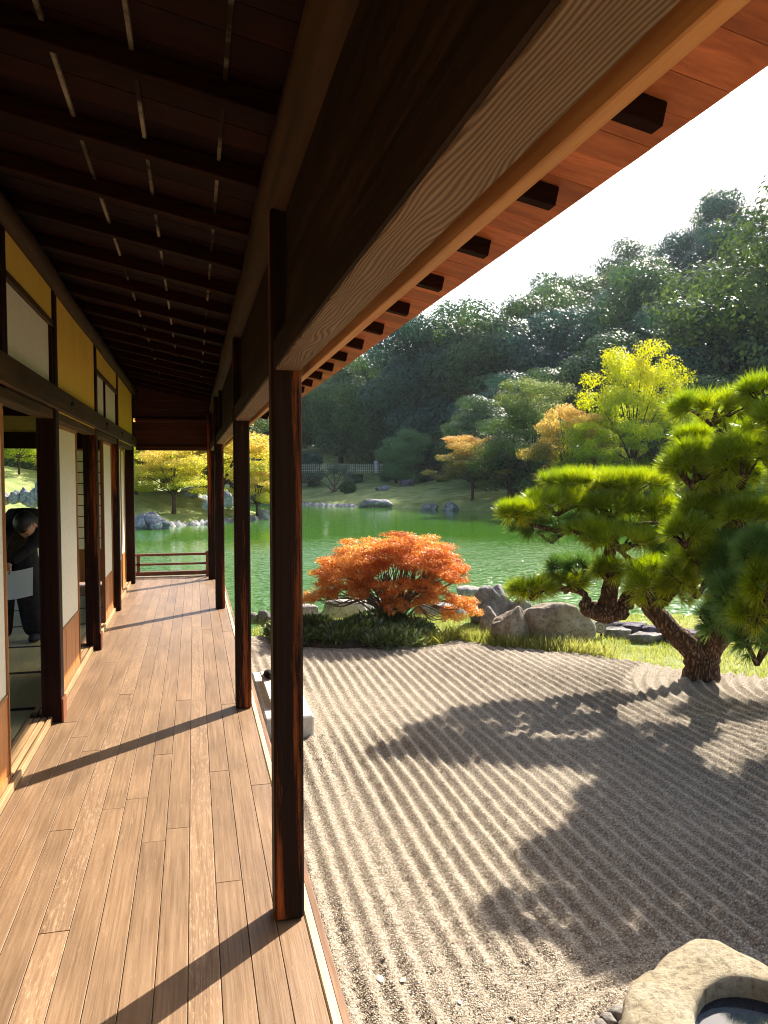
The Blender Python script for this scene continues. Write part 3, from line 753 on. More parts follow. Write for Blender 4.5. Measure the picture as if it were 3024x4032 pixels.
M['orange'] = leaf_mat('orange_maple_leaves', [(0, (.05, .07, .018)), (.4, (.18, .17, .035)), (.66, (.50, .36, .09)), (1, (.56, .30, .18))], .5, .05, .5, .5, zramp=(1.2, 3.8))
M['bush'] = leaf_mat('orange_azalea_leaves', [(0, (.28, .055, .025)), (.25, (.46, .13, .04)), (.48, (.57, .24, .065)), (.72, (.62, .36, .10)), (1, (.62, .46, .22))], .42, .10, .45, 1.6)
M['needle'] = leaf_mat('pine_needles', [(0, (.06, .12, .012)), (.35, (.165, .235, .018)), (.7, (.32, .355, .022)), (1, (.47, .44, .05))], .5, .25, .28, 1.2)
M['needle_dark'] = leaf_mat('dark_pine_needles', [(0, (.05, .11, .025)), (.5, (.12, .23, .045)), (1, (.26, .38, .09))], .3, .22, .3, 1.2)
M['grass'] = leaf_mat('lawn_blades', [(0, (.13, .16, .03)), (.5, (.25, .26, .06)), (1, (.38, .35, .14))], .5, .05, .5, 1.0)
M['cover'] = leaf_mat('ground_cover_leaves', [(0, (.035, .05, .015)), (.5, (.08, .11, .03)), (.8, (.17, .21, .07)), (1, (.36, .37, .20))], .25, .25, .3, 1.5)
M['cover'].name = 'ground_cover_leaves'
M['bark'] = noisy('tree_bark', [(.3, (.035, .022, .014)), (.6, (.10, .065, .04)), (.8, (.18, .12, .08))], 9, 6, .9, .1, 1.0, .03, 22, 'O')
def bark_mat():
    m, t = new_mat('plated_pine_bark'); nd = N(t); b, o = principled(nd, .9, .15); tc = nd('ShaderNodeTexCoord')
    mp = nd('ShaderNodeMapping'); mp.inputs['Scale'].default_value = (1, 1, .33); nd.l(tc.outputs['Object'], mp.inputs[0])
    nz = nd('ShaderNodeTexNoise'); setin(nz, Scale=9.0, Detail=5.0); nd.l(mp.outputs[0], nz.inputs['Vector'])
    av = nd('ShaderNodeMix', data_type='VECTOR') ; av.inputs[0].default_value = .12; nd.l(mp.outputs[0], av.inputs[4]); nd.l(nz.outputs['Color'], av.inputs[5])
    v = nd('ShaderNodeTexVoronoi', feature='DISTANCE_TO_EDGE'); setin(v, Scale=34.0); nd.l(av.outputs[1], v.inputs['Vector'])
    r = ramp(nd, [(.0, (.055, .03, .018)), (.12, (.11, .06, .036)), (.28, (.20, .12, .075)), (.5, (.30, .20, .13))]); nd.l(v.outputs['Distance'], r.inputs[0]); nd.l(r.outputs[0], b.inputs['Base Color'])
    rr = ramp(nd, [(0, (0,)*3), (.22, (1,)*3)]); nd.l(v.outputs['Distance'], rr.inputs[0])
    bp = nd('ShaderNodeBump'); setin(bp, Strength=.8, Distance=.02); nd.l(rr.outputs[0], bp.inputs['Height']); nd.l(bp.outputs[0], b.inputs['Normal']); return m
M['pinebark'] = bark_mat()
M['unused_bark'] = noisy('pine_bark', [(.32, (.05, .025, .014)), (.55, (.17, .10, .06)), (.75, (.32, .21, .13))], 14, 6, .9, .1, 1.0, .035, coord='O', vor=26)
M['twig'] = noisy('pale_twigs', [(.3, (.10, .07, .05)), (.7, (.26, .19, .14))], 20, 4, .8, .1, .3, .004, coord='O')

def trunk_mesh(name, segs, ns=8, wob=.08, seed=0):
    T = []
    for i, (pts, rad) in enumerate(segs):
        P, Rr = smooth_path(pts, rad, 4, .05, seed+i); T.append(tube_arrays(P, Rr, ns, wob, seed+i))
    return tubes_mesh(name, T)
def tree_meshes(h, cr, nleaf, lsize, seed, kind='round'):
    rs = random.Random(seed); blobs = []; segs = []
    th = h*(.12 if kind == 'round' else .08)
    segs.append(([(0, 0, -.8), (.05*h*rs.uniform(-1, 1), 0, th*.5), (rs.uniform(-.06, .06)*h, rs.uniform(-.05, .05)*h, h*.8)], [h*.035, h*.028, h*.008]))
    nb = 19
    for i in range(nb):
        a = rs.uniform(0, 6.283); f = (i+.5)/nb
        if kind == 'round': z = th+(h*.93-th)*f; rr = cr*math.sqrt(max(.05, 1-((f-.42)/.66)**2))
        elif kind == 'cone': z = th+(h-th)*f; rr = cr*(1.02-f)
        else: z = th+(h*.95-th)*f; rr = cr*(1.0-.55*f)
        R0 = rr*rs.uniform(.45, .72); x, y = math.cos(a)*R0, math.sin(a)*R0
        br = cr*rs.uniform(.34, .52)*(1 if kind == 'round' else (1.15-f*.6))
        blobs.append((x, y, z, br, br*rs.uniform(.8, 1.1), br*(.62 if kind != 'layer' else .28)))
        segs.append(([(0, 0, max(th*.7, z*.55)), (x*.5, y*.5, z*.85), (x*.95, y*.95, z)], [h*.014, h*.009, h*.003]))
    blobs.append((0, 0, h*.6, cr*.55, cr*.55, h*.25))
    V, F = leaf_cloud(blobs, nleaf, lsize, seed, .72, .3, .7, align=1.7)
    return np_mesh('crown', V, F), trunk_mesh('trunk', segs, 6, .05, seed)
def put_tree(meshes, x, y, z, s, rz, mat, name, label, cat='tree', group=None, sz=None):
    e = empty(name, (x, y, z), label, cat, group, rz); e.scale = (s, s, sz or s)
    for me, nm, mt in ((meshes[0], 'crown', mat), (meshes[1], 'trunk', M['bark'])):
        o = bpy.data.objects.new(nm, me); COL.objects.link(o); o.parent = e
        if not me.materials: me.materials.append(mt)
        o.material_slots[0].link = 'OBJECT'; o.material_slots[0].material = mt
    return e
EVM = [tree_meshes(13, 4.6+.3*(i % 3), 30000, .21, 100+i, 'round') for i in range(5)]
CON = [tree_meshes(11, 3.4, 22000, .18, 140+i, 'cone') for i in range(2)]
def gz(x, y): return float(ground_z(np.array([x]), np.array([y]))[0])
rs = random.Random(17)
# --- the wooded hillside: rows of separate trees climbing the slope
rows = [(87, 5.6, 16.5), (93, 6.4, 16), (101, 7, 15), (110, 7.5, 15), (121, 8, 15), (134, 9, 15), (150, 10.5, 15)]
for ri, (D, step, hh) in enumerate(rows):
    L = -30-ri*2
    while L < D*.60+8:
        Lj = L+rs.uniform(-.25, .25)*step
        Dj = D-.50*max(Lj, 0)*min(1, max(0, (Lj-6)/30))+rs.uniform(-2, 2)
        x, y = C2W(Dj, Lj); z = gz(x, y)
        if pond_sd(np.array([x]), np.array([y]))[0] > 13:
            s = hh/13*rs.uniform(.82, 1.16); q = rs.random()
            mt, cn = (M['ev'], 'dark green') if q < .60 else ((M['ev2'], 'olive green') if q < .88 else (M['ev3'], 'blue-green'))
            e = put_tree(rs.choice(EVM), x, y, z, s, rs.uniform(0, 6.28), mt, 'evergreen_tree',
                         '%s broadleaf evergreen tree of the wooded hillside beyond the far bank' % cn, group='%s trees of the wooded hillside' % cn)
        L += step
def tree_px(meshes, base_h, px, py_base, depth, py_top, mat, name, label, s_w=1.0, rz=0, cat='tree', group=None, zforce=None):
    """a tree standing at a surveyed place: foot at its real ground, crown top where it is seen"""
    p = at_depth(px, py_base, depth); z = gz(p.x, p.y) if zforce is None else zforce
    D, L = cam_xy(p.x, p.y)
    top = EYE+(1868-py_top)/FL*D; s = (top-z)/base_h
    return put_tree(meshes, p.x, p.y, z, s*s_w, rz, mat, name, label, cat, group, sz=s)
# mid-distance evergreens on the far bank
tree_px(EVM[2], 13, 1600, 1890, 77, 1690, M['mid'], 'evergreen_tree', 'bushy mid-green tree standing right of the bamboo fence', 1.35, .4)
tree_px(CON[1], 11, 1560, 1890, 80, 1730, M['ev3'], 'evergreen_tree', 'lower blue-green evergreen at the end of the bamboo fence', 1.3, 1.4)
tree_px(CON[1], 11, 1018, 1900, 88, 1712, M['ev3'], 'evergreen_tree', 'conical green tree seen between the second and the near post', 1.1, 2)
tree_px(EVM[1], 13, 1215, 1880, 88, 1775, M['ev3'], 'evergreen_tree', 'small rounded bush-like tree at the left end of the bamboo fence', 1.2, 1)
for k, (px, d, top, w, mt, lb) in enumerate([
        (1885, 66, 1560, 1.3, 'ev', 'dark shaded evergreen behind the small red-topped maple'),
        (2010, 58, 1640, 1.4, 'ev', 'dark shaded tree left of the pale-topped maple'),
        (2160, 54, 1690, 1.4, 'ev', 'dark shaded tree in the gap under the tall yellow maple'),
        (2330, 52, 1700, 1.5, 'ev', 'dark shaded tree right behind the flat pine pads'),
        (2520, 52, 1640, 1.5, 'ev', 'dark tree under the right side of the yellow maple'),
        (2680, 50, 1600, 1.5, 'ev3', 'dark green tree between the yellow maple and the ball-shaped pine pad'),
        (2850, 52, 1480, 1.5, 'ev', 'dark tree standing above the ball-shaped pine pad'),
        (3000, 54, 1400, 1.5, 'ev', 'dark tree at the right edge above the pine'),
        (1960, 72, 1480, 1.3, 'ev3', 'blue-green tree left of and behind the pale-topped maple'),
        (2240, 70, 1420, 1.3, 'ev', 'dark round tree directly behind the yellow maple, left'),
        (2480, 68, 1300, 1.3, 'ev', 'dark round tree towering behind the yellow maple'),
        (2750, 66, 1180, 1.3, 'ev3', 'tall green tree to the right behind the yellow maple'),
        (3040, 64, 740, 1.1, 'ev2', 'tallest olive-green tree against the sky at the right edge')]):
    tree_px(EVM[k % 5], 13, px, 1950, d, top, M[mt], 'evergreen_tree', lb, w, k*1.1)
# maples
def maple_meshes(pads, h, nleaf, lsize, seed, trunk=.11, base=(0, 0)):
    segs = [([(base[0], base[1], -.3), (base[0]*.7+.05, base[1], h*.16), (0, 0, h*.32)], [trunk, trunk*.85, trunk*.7])]
    for i, b in enumerate(pads):
        segs.append(([(0, 0, h*.28), (b[0]*.4, b[1]*.4, h*.28+(b[2]-h*.28)*.5), (b[0]*.9, b[1]*.9, b[2]-.05)], [trunk*.5, trunk*.3, trunk*.08]))
    sub = []
    rs2 = random.Random(seed)
    for b in pads:
        for _ in range(5):
            a = rs2.uniform(0, 6.28); q = rs2.uniform(.3, .85)
            sub.append((b[0]+math.cos(a)*b[3]*q, b[1]+math.sin(a)*b[4]*q, b[2]+rs2.uniform(-.7, .9)*b[5], b[3]*rs2.uniform(.28, .5), b[4]*rs2.uniform(.28, .5), b[5]*rs2.uniform(.35, .7)))
    V, F = leaf_cloud(sub, nleaf, lsize, seed, .35, .9, .75)
    return np_mesh('crown', V, F), trunk_mesh('trunk', segs, 6, .06, seed)
def auto_pads(h, cr, n, seed):
    r_ = random.Random(seed); out = []
    for i in range(n):
        f = (i+.5)/n; a = i*2.4+r_.uniform(-.4, .4); rr = cr*(.75-.55*f)
        out.append((math.cos(a)*rr, math.sin(a)*rr, h*(.34+.60*f), cr*r_.uniform(.42, .6), cr*r_.uniform(.42, .6), h*.10))
    return out
MA = [maple_meshes(auto_pads(6, 3.4, 15, 200+i), 6, 36000, .085, 200+i) for i in range(3)]
MA2 = [maple_meshes(auto_pads(4, 2.7, 12, 220+i), 4, 30000, .075, 220+i) for i in range(2)]
# small red-topped maple on the far bank
tree_px(MA2[0], 4, 1858, 1950, 58, 1712, M['orange'], 'maple_tree', 'small maple with red and yellow top and a thin bare trunk on the far bank', 1.0, .3)
# pale-topped maple, tall yellow maple, orange branches
tree_px(MA[1], 6, 2090, 1960, 54, 1495, M['pale'], 'maple_tree', 'broad maple with pale yellow-pink top left of the tall yellow one', .72, .8)
tree_px(MA[0], 6, 2490, 1960, 46, 1358, M['yellow'], 'maple_tree', 'tall bright yellow-green maple rising above the flat pine pads', .66, 1.1)
tree_px(MA2[1], 4, 2235, 1940, 47, 1600, M['orange'], 'maple_tree', 'low spreading orange-brown maple left below the tall yellow one', .62, 2.0)
tree_px(MA2[0], 4, 2640, 1900, 50, 1610, M['orange'], 'maple_tree', 'reddish maple peeking out beside the ball-shaped pine pad', .7, .2)
tree_px(MA2[1], 4, 2350, 1920, 46, 1640, M['yellow'], 'maple_tree', 'low yellow maple boughs just above the flat pine pads', .8, .9)
# left peninsula, seen past the end of the veranda and through the room
tree_px(MA2[0], 4, 681, 1968, 41, 1745, M['peach'], 'maple_tree', 'multi-stemmed maple with yellow-pink crown in the middle of the end opening', 1.25, .2)
tree_px(MA[1], 6, 590, 1920, 49, 1600, M['peach'], 'maple_tree', 'tall peach-coloured maple at the left of the end opening', 1.7, .9)
tree_px(MA[2], 6, 770, 1920, 50, 1610, M['peach'], 'maple_tree', 'tall orange-pink maple at the right of the end opening', 1.7, 1.9)
tree_px(MA2[1], 4, 535, 1930, 44, 1760, M['yellow'], 'maple_tree', 'low yellow-green maple at the left edge of the end opening', 1.5, 1.0)
tree_px(MA[0], 6, 690, 1905, 53, 1640, M['peach'], 'maple_tree', 'peach maple straight behind the multi-stemmed one', 1.9, 2.2)
tree_px(MA2[1], 4, 880, 1960, 47, 1700, M['peach'], 'maple_tree', 'yellow maple filling the gap between the corner posts', 1.5, 2.7)
tree_px(MA2[1], 4, 1010, 1975, 45, 1858, M['peach'], 'maple_tree', 'low yellow-orange maple leaning over the water between the posts', 1.25, .7)
tree_px(MA[0], 6, 75, 1890, 44, 1640, M['yellow'], 'maple_tree', 'bright yellow-green tree with a dark trunk seen through the room', 1.3, .5)
tree_px(MA[2], 6, 160, 1890, 54, 1640, M['yellow'], 'maple_tree', 'second yellow-green tree seen through the room, farther right', 1.8, 2.5)
tree_px(MA[1], 6, 420, 1900, 52, 1600, M['yellow'], 'maple_tree', 'yellow-green tree behind the timber corner post of the room', 1.6, 1.5)
tree_px(MA[1], 6, -80, 1890, 50, 1620, M['yellow'], 'maple_tree', 'yellow-green tree beyond the room, farthest left', 1.8, 1.5)
for k, (px, d, top) in enumerate([(500, 66, 1560), (640, 68, 1540), (800, 70, 1520), (930, 76, 1500), (350, 68, 1560), (150, 70, 1580), (0, 68, 1560)]):
    tree_px(EVM[k % 5], 13, px, 1900, d, top, M['ev2'], 'evergreen_tree', 'olive-green tree of the backing row behind the maples on the left spit', 1.3, k*.9, group='trees of the backing row on the left spit', zforce=.8)
# stones of the left bank
def stone_on(px0, px1, py0, py1, depth, mat, label, seed, **kw):
    p = at_depth((px0+px1)/2, py1, depth); w = (px1-px0)/FL*depth/2; h = (py1-py0)/FL*depth; D, L = cam_xy(p.x, p.y); c = C2W(D+w*.5, L)
    o = link('boulder', rock_mesh('boulder', w, w*.8, h*.75, seed, sub=kw.pop('sub', 4), **kw), mat, None, (c[0], c[1], p.z+h*.35)); o.rotation_euler = (0, 0, -YAW)
    return tag(o, label, 'rock')
rock(500, 590, 2030, 2084, WZ, M['rock_far'], 'left grey boulder of the shore group in the end opening', 71, rough=.2)
rock(540, 662, 2026, 2083, WZ, M['rock_far'], 'big slanting grey boulder of the shore group in the end opening', 72, rough=.22)
rock(585, 640, 2055, 2086, WZ, M['rock_far'], 'low front boulder of the shore group in the end opening', 73)
rock(1004, 1075, 2006, 2045, WZ, M['rock_far'], 'grey boulder in the water off the tip of the left spit', 74, rough=.22)
stone_on(708, 790, 1915, 1950, 44, M['rock_far'], 'jagged grey stone on the slope right of the maple stems', 75, rough=.3)
stone_on(795, 822, 1966, 2000, 40, M['rock_far'], 'upright pale stone near the corner post', 76)
stone_on(870, 915, 1938, 1985, 41, M['rock_far'], 'dark jagged rock between the corner posts', 77, rough=.3)
for k, (a, b_, c, d) in enumerate([(28, 84, 1936, 1975), (66, 122, 1924, 1970), (100, 150, 1930, 1966), (122, 190, 1896, 1962), (-40, 40, 1935, 1975), (90, 160, 1960, 1988)]):
    stone_on(a, b_, c, d, 34, M['rock_far'], 'blue-grey bank stone seen through the room, %s' % ['second from left', 'third from left', 'fourth from left', 'tallest at the right', 'partly behind the door', 'lowest in front'][k], 80+k, rough=.28)
# pebbled waterline of spit and far shore, one row of stones too many to count
def shore_stones(pts, n, size, seed):
    rs_ = np.random.default_rng(seed); pts = np.array(pts); seg = np.hypot(*(pts[1:]-pts[:-1]).T); cum = np.r_[0, np.cumsum(seg)]
    t_ = rs_.random(n)*cum[-1]; i = np.clip(np.searchsorted(cum, t_)-1, 0, len(seg)-1); f = ((t_-cum[i])/seg[i])[:, None]
    p = pts[i]*(1-f)+pts[i+1]*f+rs_.normal(size=(n, 2))*.12
    b0 = np.array([(1, 0, 0), (.3, .9, 0), (-.8, .6, 0), (-.8, -.6, 0), (.3, -.9, 0), (.1, 0, .8)], float)
    s = size*(.5+rs_.random(n))
    V = b0[None]*(.8+.5*rs_.random((n, 6, 1)))*s[:, None, None]
    V = V+np.stack([p[:, 0], p[:, 1], np.full(n, WZ-.02)], -1)[:, None]
    tri = np.array([(0, 1, 5), (1, 2, 5), (2, 3, 5), (3, 4, 5), (4, 0, 5)])
    return V.reshape(-1, 3), (np.arange(n)[:, None, None]*6+tri[None]).reshape(-1, 3)
V, F = shore_stones([pond[i] for i in range(23, 31)], 900, .22, 5)
tag(link('shore_stones', np_mesh('shore_stones', V, F), M['rock_far']), 'pebble edging along the far waterline', 'stones', kind='stuff')
V, F = shore_stones([pond[i] for i in range(len(pond)-12, len(pond)-3)], 500, .22, 6)
tag(link('shore_stones', np_mesh('shore_stones', V, F), M['rock_far']), 'pebble edging along the waterline of the left spit', 'stones', kind='stuff')

# --- things on the far bank
def on_bank(px, py):
    """walk the sight line until it meets the ground"""
    d = ray(px, py); t = 30.0
    ts = np.arange(25, 140, .25); P = np.array([[d.x*q, d.y*q, EYE+d.z*q] for q in ts]); g = ground_z(P[:, 0], P[:, 1])
    hit = np.where((P[:, 2] < g) & (pond_sd(P[:, 0], P[:, 1]) > 0))[0]
    i = hit[0] if len(hit) else 200
    return Vector(P[i]), ts[i]
for k, (a, b_, c, d, mt, lb) in enumerate([(1475, 1542, 1908, 1930, 'rock_far', 'flat grey slab lying on the far lawn'), (1573, 1633, 1880, 1914, 'rock_lilac', 'tilted purple rock on the far lawn'),
                                     (1677, 1728, 1848, 1890, 'rock_lilac', 'upright purple rock beside the round shrub')]):
    p, dep = on_bank((a+b_)/2, d); w = (b_-a)/FL*dep/2; h = (d-c)/FL*dep
    o = link('boulder', rock_mesh('boulder', w, w*.7, h*.7, 90+k, flat=.5), M[mt], None, (p.x, p.y, p.z+h*.35)); o.rotation_euler = (0, R(-12), -YAW); tag(o, lb, 'rock')
def shrub(px0, px1, py0, py1, label, boxy, seed, name='shrub'):
    p, dep = on_bank((px0+px1)/2, py1-3); w = (px1-px0)/FL*dep/2; h = (py1-py0)/FL*dep
    if boxy:
        rs_ = np.random.default_rng(seed); n = 2600; q = rs_.uniform(-1, 1, (n, 3)); ax = rs_.integers(0, 3, n); q[np.arange(n), ax] = np.sign(q[np.arange(n), ax])
        q[:, 2] = q[:, 2]*.5+.5; q[:, :2] *= (.85+.15*q[:, 2:3])
        c = q*np.array([w, w*.7, h]); nn = unit(rs_.normal(size=(n, 3))); u = unit(np.cross(nn, rs_.normal(size=(n, 3)))); v = np.cross(nn, u); s = .08
        V = np.stack([c-u*s, c+v*s, c+u*s, c-v*s], 1).reshape(-1, 3); F = np.arange(n*4).reshape(n, 4)
    else: V, F = leaf_cloud([(0, 0, h*.5, w, w*.8, h*.52)], 2600, .15, seed, .7)
    o = link(name, np_mesh(name, V, F), M['ev'], None, (p.x, p.y, p.z)); o.rotation_euler = (0, 0, -YAW); tag(o, label, 'shrub')
shrub(1373, 1428, 1873, 1906, 'dark box-clipped hedge block on the far lawn', True, 3, 'clipped_shrub')
shrub(1712, 1770, 1856, 1900, 'round dark shrub on the far bank by the purple rock', False, 4)
shrub(1640, 1690, 1838, 1902, 'small loose pale-green shrub left of the purple rock', False, 5)
shrub(1340, 1400, 1900, 1945, 'low grey-green shrub at the foot of the twiggy tree', False, 6)
# twiggy pruned tree
p, dep = on_bank(1322, 1938)
e = empty('twiggy_tree', (p.x, p.y, p.z), 'twiggy pruned grey-green tree leaning on the far lawn below the fence', 'tree', None, -YAW)
segs = []; rt = random.Random(9); ends = []
for a, hgt in ((-2.4, 1.6), (-1.3, 2.3), (-.3, 2.7), (.6, 2.4), (1.5, 1.7)):
    segs.append(([(rt.uniform(-.5, .3), 0, -.1), (a*.4, rt.uniform(-.3, .3), hgt*.45), (a*.9, rt.uniform(-.5, .5), hgt*.85)], [.10, .07, .03]))
    for _ in range(8):
        x1, y1, z1 = a*.9+rt.uniform(-.9, .9), rt.uniform(-.9, .9), hgt*.85+rt.uniform(-.3, .7)
        segs.append(([(a*.7, 0, hgt*.65), ((a*.7+x1)/2, y1*.5, hgt*.75), (x1, y1, z1)], [.03, .02, .01])); ends.append((x1, y1, z1, .45, .45, .3))
link('trunk', trunk_mesh('trunk', segs, 5, .05, 5), M['twig'], e, (p.x, p.y, p.z))
V, F = leaf_cloud(ends, 5200, .09, 8, .2); M['greyleaf'] = leaf_mat('grey_green_leaves', [(0, (.07, .09, .06)), (1, (.20, .24, .17))], .3, .05, .6)
link('crown', np_mesh('crown', V, F), M['greyleaf'], e, (p.x, p.y, p.z))
for c in e.children: c.location = (0, 0, 0)
# bamboo fence
FA, FB = at_depth(1190, 1860, 84), at_depth(1535, 1858, 84)
fz = gz((FA.x+FB.x)/2, (FA.y+FB.y)/2)
M['bamboo'] = noisy('bamboo_poles', [(.3, (.50, .47, .38)), (.7, (.72, .68, .58))], 6)
fdir = Vector((FB.x-FA.x, FB.y-FA.y, 0)); flen = fdir.length; fang = math.atan2(fdir.y, fdir.x)
fzz = (EYE+(1868-1860)/FL*84)
fe = empty('bamboo_fence', (FA.x, FA.y, fzz), 'low open-lattice bamboo fence on top of the far bank', 'fence', None, fang)
pk = box_mesh(.045, .03, .98); pk.name = 'picket'; pk.materials.append(M['bamboo'])
for k in range(int(flen/.215)):
    o = bpy.data.objects.new('picket', pk); COL.objects.link(o); o.parent = fe; o.location = (k*.215, 0, .44)
rlm = box_mesh(flen, .025, .045); rlm.materials.append(M['bamboo']); rlm.name = 'rail'
for z in (.18, .48, .78):
    o = bpy.data.objects.new('rail', rlm); COL.objects.link(o); o.parent = fe; o.location = (flen/2, -.03, z)
psm = box_mesh(.12, .10, 1.05); psm.materials.append(M['dark_post']); psm.name = 'fence_post'
for k in range(6):
    o = bpy.data.objects.new('fence_post', psm); COL.objects.link(o); o.parent = fe; o.location = (k*flen/5.0, .07, .45)

# ================================================================== ORANGE BUSH
bb = on_plane(1560, 2470, GZ); BD, BL = cam_xy(bb.x, bb.y); BD = 9.75
bx, by = C2W(BD, (1550-1512)/FL*BD)
bush = empty('maple_bush', (bx, by, GZ), 'spreading orange-red bush with bare stems on a dark green mound by the pond', 'bush', None, -YAW)
k_ = BD/FL
def bp_(px, py, dy=0): return ((px-1550)*k_, dy, EYE-(py-1868)*k_-GZ)
pads = [(1340, 2215, 95, 45), (1420, 2175, 110, 45), (1540, 2150, 130, 45), (1660, 2160, 120, 45), (1745, 2205, 95, 50), (1800, 2255, 60, 45), (1280, 2290, 75, 38), (1350, 2265, 80, 42),
        (1235, 2345, 45, 22), (1470, 2215, 90, 35), (1600, 2205, 110, 35), (1700, 2245, 80, 32), (1545, 2335, 75, 40), (1610, 2362, 60, 34), (1530, 2372, 45, 28), (1745, 2335, 70, 38), (1815, 2370, 70, 30), (1850, 2395, 45, 18), (1790, 2410, 55, 18), (1395, 2300, 60, 26), (1300, 2330, 55, 22), (1480, 2165, 120, 40), (1600, 2140, 120, 40), (1700, 2185, 110, 45), (1400, 2225, 110, 45), (1530, 2200, 130, 45), (1650, 2225, 110, 42), (1460, 2300, 80, 30), (1670, 2300, 80, 30), (1590, 2290, 60, 22), (1420, 2335, 55, 24), (1680, 2355, 60, 28), (1765, 2255, 80, 50), (1310, 2240, 80, 40), (1450, 2265, 70, 30)]
rb = random.Random(4); blobs = []; segs = []
for i, (px, py, rw, rh) in enumerate(pads):
    for dy in ((-.32, .05, .42) if (py < 2280) else (-.35, -.1)):
        x, y, z = bp_(px+rb.uniform(-14, 14), py+rb.uniform(-8, 8)-(0 if dy < .3 else 3), dy*(.9 if abs(px-1545) < 200 else .55))
        blobs.append((x, y, z, rw*k_*.95, .24, rh*k_*.85))
        if i % 2 == 0 or dy == .05:
            mx_ = x*.45+rb.uniform(-.06, .06)
            segs.append(([(rb.uniform(-.12, .12), rb.uniform(-.05, .05), .12), (mx_, y*.4, .30+z*.25), (x*.92, y*.9, z-.03)], [.017, .010, .004]))
            for _ in range(3):
                qx, qy = x+rb.uniform(-.2, .2), y+rb.uniform(-.15, .15)
                segs.append(([(mx_, y*.4, .30+z*.25), ((mx_+qx)/2, y*.7, z*.75), (qx, qy, z-.01)], [.008, .005, .002]))
sub = []
for b in blobs:
    for _ in range(7):
        a = rb.uniform(0, 6.28); q = rb.uniform(.1, .95)
        sub.append((b[0]+math.cos(a)*b[3]*q, b[1]+math.sin(a)*b[4]*q, b[2]+rb.uniform(-.9, .9)*b[5]*math.sqrt(1-q*q*.8), b[3]*.42, b[4]*.46, .045))
V, F = leaf_cloud(sub, 130000, .022, 3, .1, .7, .55)
o = link('crown', np_mesh('crown', V, F), M['bush'], bush); o.location = (0, 0, 0)
o = link('stem', trunk_mesh('stem', segs, 5, .05, 5), M['twig'], bush); o.location = (0, 0, 0)
# dark mound of ground cover under it
mx0 = C2W(9.25, -.28)
mound_me = rock_mesh('soil_mound', .92, .50, .20, 5, sub=4, rough=.14, cuts=0)
M['soil'] = noisy('dark_soil', [(.3, (.03, .02, .012)), (.7, (.08, .06, .04))], 12)
mo = link('soil_mound', mound_me, M['soil'], None, (mx0[0], mx0[1], GZ-.02)); mo.rotation_euler = (0, 0, -YAW); tag(mo, kind='structure')
rs_ = np.random.default_rng(12); n = 26000
lump = np.array([(rs_.uniform(-.95, .75), rs_.uniform(-.45, .35), rs_.uniform(.10, .26), rs_.uniform(.16, .34)) for _ in range(26)])
lump[:, 2] *= 1-.5*np.abs(lump[:, 0])/1.0
k = rs_.integers(0, 26, n); d = unit(rs_.normal(size=(n, 3))); d[:, 2] = np.abs(d[:, 2])
c = np.stack([lump[k, 0]+d[:, 0]*lump[k, 3], lump[k, 1]+d[:, 1]*lump[k, 3]*.8, lump[k, 2]*.62+d[:, 2]*lump[k, 3]*.55-.02], -1)
dirv = unit(d*.6+rs_.normal(size=(n, 3))*.55+np.array([0, -.1, .6])); sd = unit(np.cross(dirv, rs_.normal(size=(n, 3))))
ln = (.025+.07*rs_.random(n)**2)[:, None]
V = np.stack([c, c+dirv*ln*.5+sd*ln*.15, c+dirv*ln, c+dirv*ln*.5-sd*ln*.15], 1).reshape(-1, 3)
o = link('ground_cover', np_mesh('ground_cover', V, np.arange(n*4).reshape(n, 4)), M['cover'], None, (mx0[0], mx0[1], GZ-.02)); o.rotation_euler = (0, 0, -YAW)
tag(o, 'dark small-leaved ground cover on the mound under the orange bush', 'ground cover', kind='stuff')

# ================================================================== GRASS
def blades(xs, ys, zs, h, seed, w=.0035):
    rs_ = np.random.default_rng(seed); n = len(xs); a = rs_.random(n)*6.28
    lean = rs_.normal(size=(n, 2))*.35; hh = h*(.5+.8*rs_.random(n))
    b = np.stack([xs, ys, zs], -1); s = np.stack([np.cos(a), np.sin(a), np.zeros(n)], -1)*w
    mid = b+np.stack([lean[:, 0]*hh*.4, lean[:, 1]*hh*.4, hh*.55], -1); tip = b+np.stack([lean[:, 0]*hh, lean[:, 1]*hh, hh], -1)
    V = np.stack([b-s, b+s, mid+s*.7, tip, mid-s*.7], 1).reshape(-1, 3)
    return V, np.arange(n*5).reshape(n, 5)
n = 130000; rs_ = np.random.default_rng(2)
xs = rs_.uniform(-.3, 9.5, n); ys = rs_.uniform(6.3, 10.6, n)
e0 = gravel_edge(xs)+(vnoise(xs, ys, .3, 8)-.5)*.16-.03
sdv = pond_sd(xs, ys)
thin = rs_.random(n) < (.55-.75*np.clip((vnoise(xs, ys, .22, 33)-.25)*-3+.3, 0, 1))
rag = rs_.random(n) < np.clip((ys-e0+.10)/.25, .04, 1)
ok = (ys > e0-.12) & (sdv > .25) & thin & rag & ((xs > 2.2) | (ys > 9.0))
xs, ys, e0 = xs[ok], ys[ok], e0[ok]
zz = np.where(ys < e0+.1, GZ-.01, GZ-.05)
V, F = blades(xs, ys, zz, .048, 3)
tag(link('grass', np_mesh('grass', V, F), M['grass']), 'sunlit yellow-green grass between gravel and rocks', 'grass', kind='stuff')
n = 2500; xs = rs_.uniform(2.2, 4.4, n); e1 = gravel_edge(xs); ys = e1+rs_.uniform(-.03, .3, n)
V, F = blades(xs, ys, np.full(n, GZ-.03), .16, 4, .004)
tag(link('tall_grass', np_mesh('tall_grass', V, F), M['grass']), 'taller grass tufts right of the orange bush', 'grass', kind='stuff')

